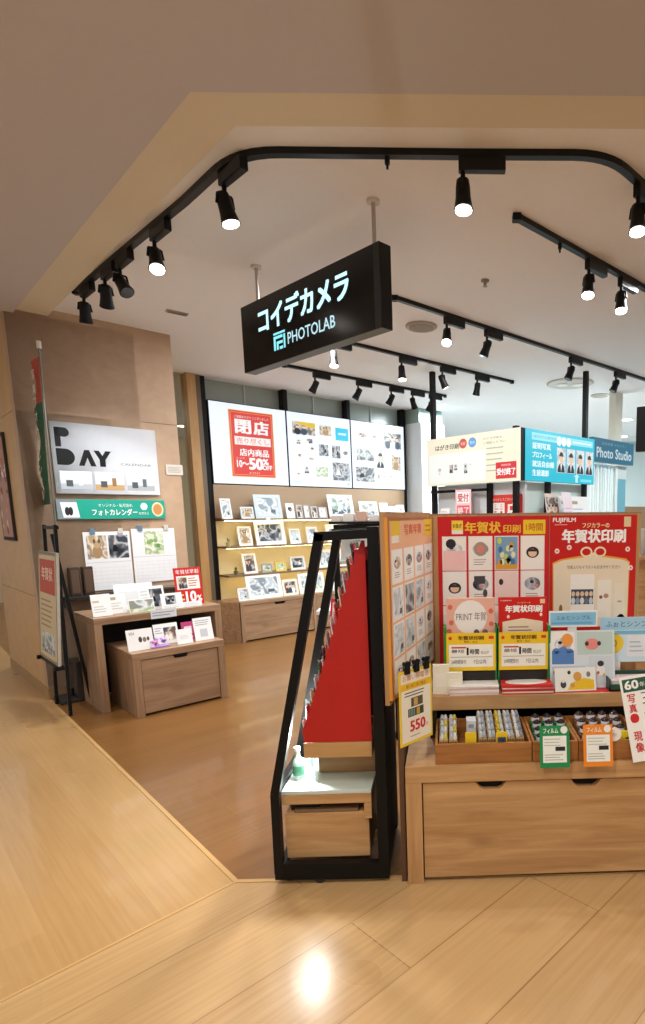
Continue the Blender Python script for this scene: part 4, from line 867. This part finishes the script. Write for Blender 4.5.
# back board
t = thing('display_board', 'upright oak board at the back of the front display holding the red posters', 'board', (-.08, 2.77, 0))
m = MB(); m.box(0, 1.02, 0, .03, 0, 1.508, OAKZ, .002); m.build('panel', t)
m = MB(); m.box(0, 1.02, -.002, .032, 1.508, 1.514, GOAK); m.build('top_edge', t)
m = MB(); m.box(-.13, -.11, -.57, .03, 0, .78, paint('#5c3f28', .6)); m.build('side_panel', t)
# left red sample poster
t = thing('sample_poster', 'wide red poster with two rows of white New Year card samples', 'poster', (-.045, 2.768, .74))
s = Sheet(.537, .76, '#cc2028', .004)
s.T('年賀状', .245, .895, .56, .965, '#f4c33a', 3, .03); s.T('印刷', .585, .895, .74, .945, '#f4c33a', 3, .02)
s.R(.125, .89, .225, .975, '#f6d84a'); s.R(.125, .89, .225, .915, '#f4efe4', 2); s.T('お急ぎ', .135, .93, .215, .955, '#5a2a12', 3, .01)
s.R(.765, .885, .965, .975, '#f2cf2c'); s.T('1時間', .79, .905, .94, .955, '#c8642a', 3, .01)
cs = [('card', 'card', 'flower', 'baby'), ('baby', 'people', 'card', 'pet')]
for j in range(3):
    for i in range(4):
        x0 = .045+i*.235; z0 = .665-j*.222
        s.R(x0-.008, z0-.006, x0+.208, z0+.211, '#f1efec', 1); s.photo(x0, z0, x0+.2, z0+.205, 'card', 2)
        if (i, j) == (2, 0): s.R(x0, z0, x0+.2, z0+.205, '#7fa6c4', 5); [s.E(x0+rnd.uniform(.03, .17), z0+rnd.uniform(.04, .18), .02, .02, rnd.choice(['#c7d66a', '#e6e8c0', '#4a78a8', '#d89a5a']), 6) for _ in range(14)]; s.R(x0, z0, x0+.2, z0+.03, '#e0a33c', 7)
        if (i, j) in ((0, 1), (3, 0)): s.photo(x0+.01, z0+.02, x0+.19, z0+.19, 'baby', 5)
        if (i, j) == (0, 0): s.R(x0, z0, x0+.2, z0+.12, '#f2c8c8', 5); s.E(x0+.07, z0+.165, .045, .03, '#2e2c34', 6)
        if (i, j) == (1, 0): s.E(x0+.1, z0+.13, .06, .045, '#a8958c', 5); s.E(x0+.1, z0+.13, .035, .025, '#d88a7c', 6)
        if (i, j) == (1, 1): s.R(x0+.04, z0+.13, x0+.14, z0+.18, '#4d4a4e', 5); s.E(x0+.14, z0+.07, .02, .025, '#55504e', 6)
        if (i, j) == (2, 1): s.R(x0, z0, x0+.2, z0+.205, '#f3dcd6', 5); s.E(x0+.05, z0+.14, .02, .02, '#3a3638', 6)
s.build('print', t)
# right red poster
t = thing('new_year_poster', 'red poster with a cream gift box shape and white headline at right', 'poster', (.497, 2.768, .93))
s = Sheet(.422, .57, '#c81f1c', .004)
s.T('FUJIFILM', .03, .935, .29, .98, '#ffffff', 3, .02); s.lines(.05, .915, .25, .93, 1, '#f2c9c4'); s.T('フジカラーの', .37, .895, .68, .935, '#ffe9b0', 3, .02); s.T('年賀状印刷', .14, .77, .87, .88, '#ffffff', 3, .04)
s.R(.85, .9, .93, .985, '#e6cfa6'); s.P([(.04, .04), (.92, .04), (.93, .6), (.88, .63), (.5, .675), (.12, .63), (.03, .6)], '#e8a83c', 1); s.P([(.05, .045), (.91, .045), (.92, .595), (.85, .62), (.5, .655), (.15, .62), (.04, .59)], '#eadcc4', 2)
for cx, sx in ((.42, -1), (.58, 1)):
    s.E(cx, .69, .07, .045, '#f3e3c2', 3); s.E(cx, .69, .05, .03, '#c81f1c', 4)
s.P([(.42, .62), (.5, .66), (.58, .62), (.5, .69)], '#f3e3c2', 5)
for a, b in ((.08, .7), (.22, .73), (.9, .71), (.91, .1), (.94, .55)): s.E(a, b, .028, .022, '#f7e2df', 3); s.E(a, b, .01, .008, '#d24b40', 4)
s.T('写真入りもイラストもおまかせください', .2, .545, .82, .575, '#4a3226', 3); s.R(.24, .08, .52, .5, '#f4f1ea', 3); s.R(.25, .24, .51, .37, '#46505c', 4)
for i in range(5): s.E(.275+i*.052, .33, .022, .022, '#e4c3aa', 5); s.E(.275+i*.052, .27, .024, .03, ['#d8dde2', '#8fa0b4', '#e9e4dc', '#6a7486', '#c4ccd2'][i], 5)
s.R(.56, .12, .72, .45, '#f1eadc', 3); s.E(.6, .3, .02, .015, '#8a5a4c', 4); s.E(.66, .31, .03, .02, '#b98f76', 4); s.R(.76, .12, .88, .42, '#ece2cf', 3); s.E(.82, .26, .03, .008, '#b9a68c', 4)
s.E(.13, .2, .02, .04, '#8a6a3c', 3); s.E(.13, .12, .02, .03, '#b03a2c', 3); s.E(.84, .1, .05, .05, '#c9693c', 3)
for i in range(6): s.R(.45+i*.085, -.075, .52+i*.085, -.02, ['#e6b8b0', '#e0c060', '#d9a24a', '#eadcd0', '#e9c8c8', '#e6d0c8'][i], 3)
s.build('print', t)
# orange sample board on the left side
oa = 13.4; OO = (-.231, 2.138)
t = thing('sample_board', 'orange edged side board with rows of white greeting card samples', 'board', (*OO, .80), R(90-oa))
s = Sheet(.655, .70, '#e8a878', .012, edge=paint('#d9912a', .5)); s.R(.03, .02, .97, .98, '#efb891')
s.R(.06, .9, .22, .98, '#efc63c', 2); s.R(.06, .86, .2, .9, '#f2e9de', 2); s.T('写真年賀', .3, .9, .68, .96, '#e46a4c', 3, .01); s.R(.76, .88, .95, .985, '#efc63c', 2); s.lines(.78, .9, .93, .96, 2, '#b8862a', 3)
for j in range(4):
    for i in range(4):
        x0 = .05+i*.232; z0 = .635-j*.205
        s.R(x0, z0, x0+.205, z0+.19, '#f4efe9', 2); s.photo(x0+.015, z0+.01, x0+.19, z0+.18, rnd.choice(['card', 'card', 'sketch', 'card', 'card']) if (i, j) != (1, 1) else 'mono', 3)
s.build('print', t)
m = MB(); m.box(0, .655, .0, .018, -.02, .72, wood('board_edge', '#a27a50', '#b98f62', 'z')); m.build('backing', t)
m = MB(); m.box(.6, .64, .0, .016, -.29, -.02, OAKZ); m.build('support', t)
# 550 yen sign with clips
t = thing('price_sign', 'yellow bordered hanging sign with a red 550 clipped at the display corner', 'sign', (-.193, 2.106, .621), R(48.2))
s = Sheet(.178, .298, '#eecb3c', .003); s.R(.05, .04, .95, .96, '#f1ead8'); s.R(.05, .74, .95, .83, '#eebe34', 2); s.T('使い捨て単三電池', .2, .76, .8, .81, '#8a6a1c', 3); s.T('お買い得電池', .1, .86, .9, .94, '#d98a5c', 3); s.lines(.15, .64, .85, .72, 2, '#3a342c', 2)
s.R(.34, .5, .7, .62, '#5c5440', 2); s.R(.24, .37, .72, .48, '#3c4a48', 2); s.R(.42, .51, .54, .61, '#c9a86a', 3); s.R(.5, .38, .6, .47, '#c9a23c', 3)
for i in range(4): s.R(.27+i*.05, .38, .30+i*.05, .47, '#8a9a98', 3)
s.T('550', .3, .17, .76, .31, '#cf2a3c', 3, .03); s.T('円', .79, .17, .85, .22, '#cf2a3c', 3); s.lines(.3, .09, .6, .12, 1, '#8a847a', 2); s.build('print', t)
m = MB(); m.cyl((.01, -.006, .315), (.17, -.006, .315), .003, paint('#8a8a8a', .3, .8), n=8); m.build('wire', t)
for x in (.04, .09, .145):
    m = MB(); m.box(x-.012, x+.012, -.014, .004, .285, .32, BLKM, .003)
    for sx in (-1, 1): m.cyl((x+sx*.009, -.012, .326), (x+sx*.009, .002, .326), .008, BLKM, n=12)
    m.build('clip', t)
for i, (x, y, hh) in enumerate(((-.075, 2.49, .135), (-.015, 2.485, .10))):
    m = MB(); m.slab([(0, 0), (.075, 0), (.073, hh), (.002, hh)], 0, .022, CREAM); m.box(.01, .065, -.001, 0, hh*.25, hh*.7, paint('#f3eede', .5)); m.E = None
    props(m.build('cream_card', None, (x, y, .7105)), ['taller cream card box at the left end of the raised shelf', 'shorter cream card box in front at the left end of the raised shelf'][i], 'box')

# leaflet holders on the riser
def holder(label, x, pink):
    t = thing('leaflet_holder', label, 'leaflet holder', (x, 2.56, .7105)); G = paint('#2d8a3c', .4)
    m = MB(); m.box(-.014, .0, -.005, .09, 0, .29, G, .002); m.box(.222, .236, -.005, .09, 0, .29, G, .002); m.box(0, .222, .08, .09, 0, .29, G); m.box(0, .222, -.005, .08, 0, .085, DARK); m.build('holder_body', t)
    s = Sheet(.225, .175, '#f2c92c', .004, 0, -.002, .09, -.006); s.E(.08, .87, .035, .045, '#d9402a'); s.T('年賀状印刷', .24, .82, .76, .93, '#6a3a12', 3, .025); s.T('受付・仕上', .36, .74, .64, .8, '#6a3a12', 3); s.R(.86, .84, .96, .92, '#d9402a')
    s.R(.05, .1, .95, .7, '#f6f4ea', 1); s.T('1', .41, .42, .45, .62, '#1c1c1c', 3, .0); s.T('時間', .48, .44, .66, .58, '#1c1c1c', 3, .02); s.T('仕上げ', .7, .44, .86, .53, '#3a3a3a', 3); s.R(.1, .6, .4, .64, '#c8382c', 2); s.T('最短', .1, .48, .36, .57, '#2a2a2a', 3); s.R(.08, .36, .92, .375, '#9a968a', 2); s.T('24時間受付', .1, .18, .4, .3, '#4a4a44', 3); s.T('7日以内', .55, .18, .8, .3, '#4a4a44', 3); s.build('yellow_card', t)
    s = Sheet(.222, .40, '#e9b4a2' if pink else '#cf241e', .02, 0, 0, .02, .045)
    if pink:
        s.E(.5, .78, .34, .2, '#f2efec'); s.T('PRINT 年賀', .2, .74, .82, .84, '#6e5a5e', 3, .0); s.E(.62, .6, .06, .04, '#5a5a5c', 3); s.E(.8, .6, .06, .04, '#6a6668', 3); s.R(.05, .55, .95, .58, '#ece8e6', 3)
        for a in ((.08, .9), (.1, .72), (.92, .85), (.93, .7), (.06, .62)): s.E(*a, .05, .03, '#d9705c', 2)
    else:
        s.T('年賀状印刷', .14, .83, .9, .91, '#ffffff', 3, .04); s.T('フジカラーの', .38, .93, .66, .95, '#ffe9b0', 3); s.T('FUJIFILM', .04, .955, .26, .975, '#ffffff', 3); s.R(.86, .93, .96, .98, '#e6cfa6'); s.P([(.08, .4), (.92, .4), (.92, .72), (.5, .76), (.08, .72)], '#eadcc4'); s.lines(.2, .6, .8, .68, 2, '#8a7a6c', 3); s.E(.2, .78, .03, .02, '#f4dcd8', 3); s.E(.88, .8, .03, .02, '#f4dcd8', 3)
    s.build('leaflet', t)
holder('green edged holder with a pale pink leaflet and yellow card, left of its pair', -.01, True)
holder('green edged holder with a red leaflet and yellow card, right of its pair', .23, False)
def stack(label, x, y, cols, n, W=.22, D=.10):
    for k in range(1):
        t = thing('leaflet_stack', label, 'leaflets', (x, y, .7105))
        for i in range(n):
            m = MB(); a = rnd.uniform(-1.5, 1.5); m.M = Matrix.Rotation(R(a), 4, 'Z'); m.box(0, W, 0, D, i*.006, i*.006+.0055, paint(cols[i % len(cols)], .4))
            if i == n-1:
                z = i*.006+.0062
                m.add([(W/2+.42*W*math.cos(R(q*18)), D/2+.42*D*math.sin(R(q*18)), z) for q in range(20)], [tuple(range(20))], WHITE)
            m.build('leaflet', t)
stack('stack of pale pink leaflets lying flat on the raised shelf', .0, 2.465, ['#efe6e2', '#e3b5a8', '#f1eeea'], 7)
stack('stack of red leaflets lying flat on the raised shelf', .235, 2.465, ['#d8342e', '#e9dcd4', '#c92c28'], 7, .23)
# blue card group
s = Sheet(.30, .265, '#dce6ec', .004, lean=R(8)); s.photo(.02, .4, .38, .98, 'card'); s.E(.27, .84, .09, .11, '#f0a050', 5); s.R(.03, .42, .37, .65, '#5a86c4', 5); s.E(.1, .65, .06, .05, '#5a86c4', 5); s.E(.2, .67, .07, .05, '#5a86c4', 6); s.E(.3, .65, .06, .04, '#5a86c4', 5)
s.R(.42, .58, .97, .97, '#c2d6d0'); s.E(.65, .76, .11, .1, '#e9938c', 3); s.E(.57, .77, .03, .04, '#4a3a34', 4); s.E(.76, .77, .03, .04, '#4a3a34', 4); s.R(.03, .05, .55, .38, '#c4d0de'); s.E(.1, .28, .05, .07, '#33414e', 3); s.E(.5, .3, .06, .05, '#eef2f4', 3); s.R(.6, .06, .97, .55, '#d3dde6'); s.E(.78, .3, .07, .09, '#f2f2ee', 3); s.E(.78, .42, .05, .05, '#3a3a40', 4); s.E(.74, .26, .02, .03, '#d9604c', 4); s.E(.83, .22, .02, .03, '#e8b84c', 4)
t = thing('photo_card_board', 'pale blue board of cartoon style sample pictures on the raised shelf', 'card', (.462, 2.53, .7135)); s.build('print', t)
m = MB(); m.bar((.15, .04, .2), (.15, .1, 0), .08, .003, WHITE); m.build('easel_back', t)
s = Sheet(.225, .075, '#f2f6f8', .004); s.R(.03, .1, .97, .9, '#8cc8ea'); s.T('ふぉとシンプル', .14, .45, .86, .72, '#3a6a8c', 3); s.R(.06, .18, .9, .3, '#6ab0de', 2); t = thing('header_card', 'small light blue header card standing behind the pale blue picture board', 'card', (.462, 2.585, .99)); s.build('print', t)
m = MB(); m.box(.09, .13, .0, .01, -.279, .05, WHITE); m.build('support', t)
s = Sheet(.19, .105, '#f1efe8', .003, lean=R(14)); s.R(.05, .06, .95, .94, '#eef0e8'); s.P([(.3, .06), (.95, .06), (.95, .45), (.7, .55), (.4, .35)], '#ecc22e'); s.E(.55, .62, .1, .2, '#e0a050', 3); s.E(.2, .3, .07, .16, '#4a4648', 3); s.E(.2, .44, .04, .08, '#f0e6da', 4); s.E(.82, .7, .05, .12, '#8a8078', 3); s.E(.42, .25, .06, .1, '#d9a24a', 4); s.E(.35, .8, .04, .08, '#3c3a3c', 4)
t = thing('picture_card', 'small white card with a yellow cartoon picture at the shelf edge', 'card', (.475, 2.475, .7145), R(4)); s.build('print', t); m = MB(); m.bar((.09, .02, .07), (.09, .05, 0), .05, .003, WHITE); m.build('easel_back', t)
s = Sheet(.40, .215, '#d4e9f4', .004); s.R(0, .72, 1, 1, '#a9d4ee'); s.T('ふぉとシンプル年賀', .06, .78, .8, .92, '#3a6a8c', 3); s.R(0, .62, 1, .7, '#7cc0e4', 2); s.E(.15, .42, .13, .23, '#f2d040'); s.T('60', .07, .35, .2, .5, '#c89a20', 3, .01); s.R(.32, .12, .56, .6, '#e9eff4'); s.R(.6, .12, .86, .6, '#dfe8f0'); s.lines(.35, .2, .53, .5, 3, '#b4c8d8', 3)
t = thing('price_board', 'wide light blue board with a yellow disc at the right picture edge', 'sign', (.712, 2.62, .81)); s.build('print', t); m = MB(); m.box(.06, .1, .001, .02, -.0995, .18, WHITE); m.box(.3, .34, .001, .02, -.0995, .18, WHITE); m.build('support', t)
t = thing('paper_tray', 'dark green open tray of papers on the raised shelf at right', 'tray', (.72, 2.47, .7145)); G = paint('#1f4a38', .4)
m = MB(); m.box(0, .26, 0, .13, 0, .005, G); m.box(0, .004, 0, .13, 0, .055, G); m.box(.256, .26, 0, .13, 0, .055, G); m.box(0, .26, .126, .13, 0, .06, G); m.box(0, .26, 0, .004, 0, .03, G); m.build('tray_body', t)
m = MB(); 
for i in range(5): m.M = Matrix.Rotation(R(rnd.uniform(-2, 2)), 4, 'Z'); m.box(.012, .248, .012, .118, .006+i*.008, .012+i*.008, paint(['#e6e8ea', '#d9c6c6', '#f0f0ee'][i % 3], .4))
m.build('papers', t)
# leaning white price banner
t = thing('price_banner', 'tall white price card with red and black vertical writing leaning at right', 'sign', (.735, 2.165, .5105), R(-2))
s = Sheet(.15, .345, '#f3f3ef', .003, lean=R(9)); s.M = s.M @ Matrix.Rotation(R(-9), 4, 'Y'); s.v = []; s.f = []; s.mi = []; s.box(0, .15, -.003, 0, 0, .345, s.c('#f3f3ef'))
s.R(.06, .82, .72, .97, '#2f5a48'); s.T('60', .12, .85, .48, .95, '#f4f4f0', 3, .03); s.T('年', .52, .86, .66, .92, '#f4f4f0', 3); s.T('フィルム・スマホ', .52, .1, .72, .8, '#2c2c2c', 3, .01, vert=True); s.T('写真・', .14, .45, .34, .8, '#cf2f30', 3, .02, vert=True); s.T('現像', .14, .1, .36, .36, '#cf2f30', 3, .02, vert=True); s.build('print', t)
m = MB(); m.bar((.10, .03, .2), (.10, .08, 0), .04, .003, WHITE); m.build('easel_back', t)

# wooden trays
def tray(label, x, W, D=.30):
    t = thing('wooden_tray', label, 'tray', (x, 2.195, .5105)); m = MB(); H_ = .085; th = .01
    m.box(0, W, 0, D, 0, .008, TRAYW); m.build('bottom', t); m = MB(); m.box(0, W, 0, th, .008, H_, TRAYW, .001); m.build('front_board', t)
    m = MB(); m.box(0, W, D-th, D, .008, H_, TRAYW, .001); m.build('back_board', t)
    for a in (0, W-th): m = MB(); m.box(a, a+th, th, D-th, .008, H_, TRAYW); m.build('side_board', t)
tray('brown wooden tray holding battery packs, left of the three', -.062, .39)
tray('brown wooden tray holding film boxes, middle of the three', .332, .185)
tray('brown wooden tray with orange tag in front, right of the three', .52, .265)
def pack(kind, label, cat, group, x, y, z, rz=0, W=.03, D=.016, Hh=.075):
    t = thing(kind, label, cat, (x, y, z), R(rz), group)
    return t
KRAFT = paint('#b8935c', .6)
def battery(x, y, z, c, g, lab, W=.034):
    t = thing('battery_pack', lab, 'batteries', (x, y, z), 0, g)
    m = MB(); m.box(0, W, 0, .05, 0, .085, KRAFT, .001)
    for i in range(3):
        for j in range(5): m.box(W*.06+i*W*.31, W*.3+i*W*.31, -.001, 0, .005+j*.016, .015+j*.016, paint('#7a5a34', .6))
    m.build('carton', t)
    m = MB()
    for i in range(2): m.cyl((W*.28+i*W*.44, .002, .0925), (W*.28+i*W*.44, .048, .0925), .0076, paint(c[i % len(c)], .25, .3), n=10)
    m.build('battery', t)
bl = 'pale blue and white battery pack stacked in the left tray behind the lower yellow one'
for ci, x in enumerate((-.045, -.006)):
    for cj in range(4):
        for k in range(1): battery(x, 2.215+cj*.056, .519+cj*.006, [('#cfd8de', '#d8c85a'), ('#b8c4cc', '#e4e6e8')][(cj+ci) % 2], 'battery packs in the left group of the tray', 'silver and yellow battery pack in the left group in the wooden tray')
for ci in range(5):
    for cj in range(4):
        for k in range(1):
            battery(.115+ci*.038, 2.228+cj*.054, .519+cj*.01, [('#cfd8de', '#aeb8c4'), ('#dcc23a', '#cfd8de'), ('#e8eaec', '#8f9cac')][(2 if ci > 3 else (1 if ci == 2 else 0))], 'battery packs in the right group of the tray', 'silver and blue battery pack in the right group in the wooden tray')
def ycard(x, y, lab):
    t = thing('battery_pack', lab, 'batteries', (x, y, .5195)); m = MB(); m.box(0, .045, 0, .004, 0, .115, paint('#e6c51f', .4)); m.build('card', t)
    for i in range(3): m = MB(); m.cyl((.011+i*.0115, -.006, .02 if x < .1 else .045), (.011+i*.0115, -.006, .065 if x < .1 else .095), .0055, paint('#2c3e5c', .3), n=10); m.build('battery', t)
ycard(.06, 2.215, 'yellow carded battery pack standing between the two groups of cartons'); ycard(.185, 2.212, 'yellow carded battery pack in front of the right group of cartons')
for k in range(4):
    t = thing('battery_pack', 'pale silver battery carton stacked in the narrow middle column, level %s' % ['one, lowest', 'two', 'three', 'four, topmost'][k], 'batteries', (.068, 2.29, .5195+k*.034)); m = MB(); m.box(0, .04, 0, .06, 0, .033, paint('#cdd4da', .35), .001); m.box(.008, .03, -.0008, 0, .005, .02, paint('#8f9aa8', .4)); m.build('carton', t)
# film boxes
def film(x, y, z, cap, body, lab, g):
    t = thing('film_box', lab, 'film', (x, y, z), 0, g)
    m = MB(); m.box(0, .042, 0, .042, 0, .055, paint(body, .35), .001); m.build('box', t)
    m = MB(); m.lathe([(.016, 0), (.0175, .004), (.0175, .024), (.016, .028), (.008, .029), (.006, .035)], (.021, .021, .0552), paint(cap, .25), 16); m.build('canister', t)
    m = MB(); m.lathe([(.0179, .004), (.0179, .021)], (.021, .021, .0552), paint('#e9e6ee', .35), 16); m.build('label', t)
for ci in range(3):
    for cj in range(4): film(.352+ci*.052, 2.235+cj*.05, .5195+cj*.01, '#1c1a20', '#2e7a4e', 'black film canister with pale label on green box in the middle tray', 'film in the middle tray')
for ci in range(4):
    for cj in range(4): film(.545+ci*.052, 2.235+cj*.05, .5195+cj*.012, '#2a1c1c', '#7a5a3a', 'dark brown film canister on brown box in the right tray', 'film in the right tray')
def hangcard(name, label, x, y, col, W=.118, H=.165):
    t = thing(name, label, 'product card', (x, y, .5105)); s = Sheet(W, H, col, .004, lean=R(10)); s.R(.1, .12, .9, .76, '#eef0ea'); s.T('フィルム', .12, .82, .62, .94, '#f2f6ee', 3, .02); s.E(.82, .9, .12, .09, '#e9ece6'); s.lines(.15, .5, .85, .72, 3, '#b9c4b8', 2); s.R(.52, .4, .85, .5, '#2a2c2a', 3); s.lines(.15, .16, .85, .34, 3, '#a9b4a8', 2); s.build('print', t)
    m = MB(); m.bar((W/2, .025, H*.8), (W/2, .045, 0.0), .03, .003, WHITE); m.build('easel_back', t)
hangcard('product_card', 'green bordered product card standing before the middle tray', .354, 2.15-.02+.01, '#1f8a4e')
hangcard('product_card', 'orange bordered product card standing before the right tray', .528, 2.14, '#e88a2c')
t = thing('round_tag', 'round white tag hanging on the front of the right tray', 'tag', (.663, 2.19, .622)); m = MB(); m.cyl((0, 0, 0), (0, -.003, 0), .028, WHITE, n=24); m.build('disc', t); s = L_(.04, .04, 0, -.02, -.02, -.0032); s.lines(.1, .3, .9, .7, 3, '#9aa0a0', 1); s.build('lettering', t)
m = MB(); m.box(-.004, .004, .0, .002, -.03, .03, WHITE); m.build('stem', t)
t = thing('yellow_film_pack', 'bright yellow pack with black disc in the right tray', 'film', (.695, 2.213, .5195)); m = MB(); m.box(0, .06, 0, .012, 0, .105, paint('#e9d21c', .35), .001); m.build('pack', t); m = MB(); m.cyl((.04, 0, .055), (.04, -.008, .055), .028, paint('#121212', .3), n=22); m.build('disc', t)
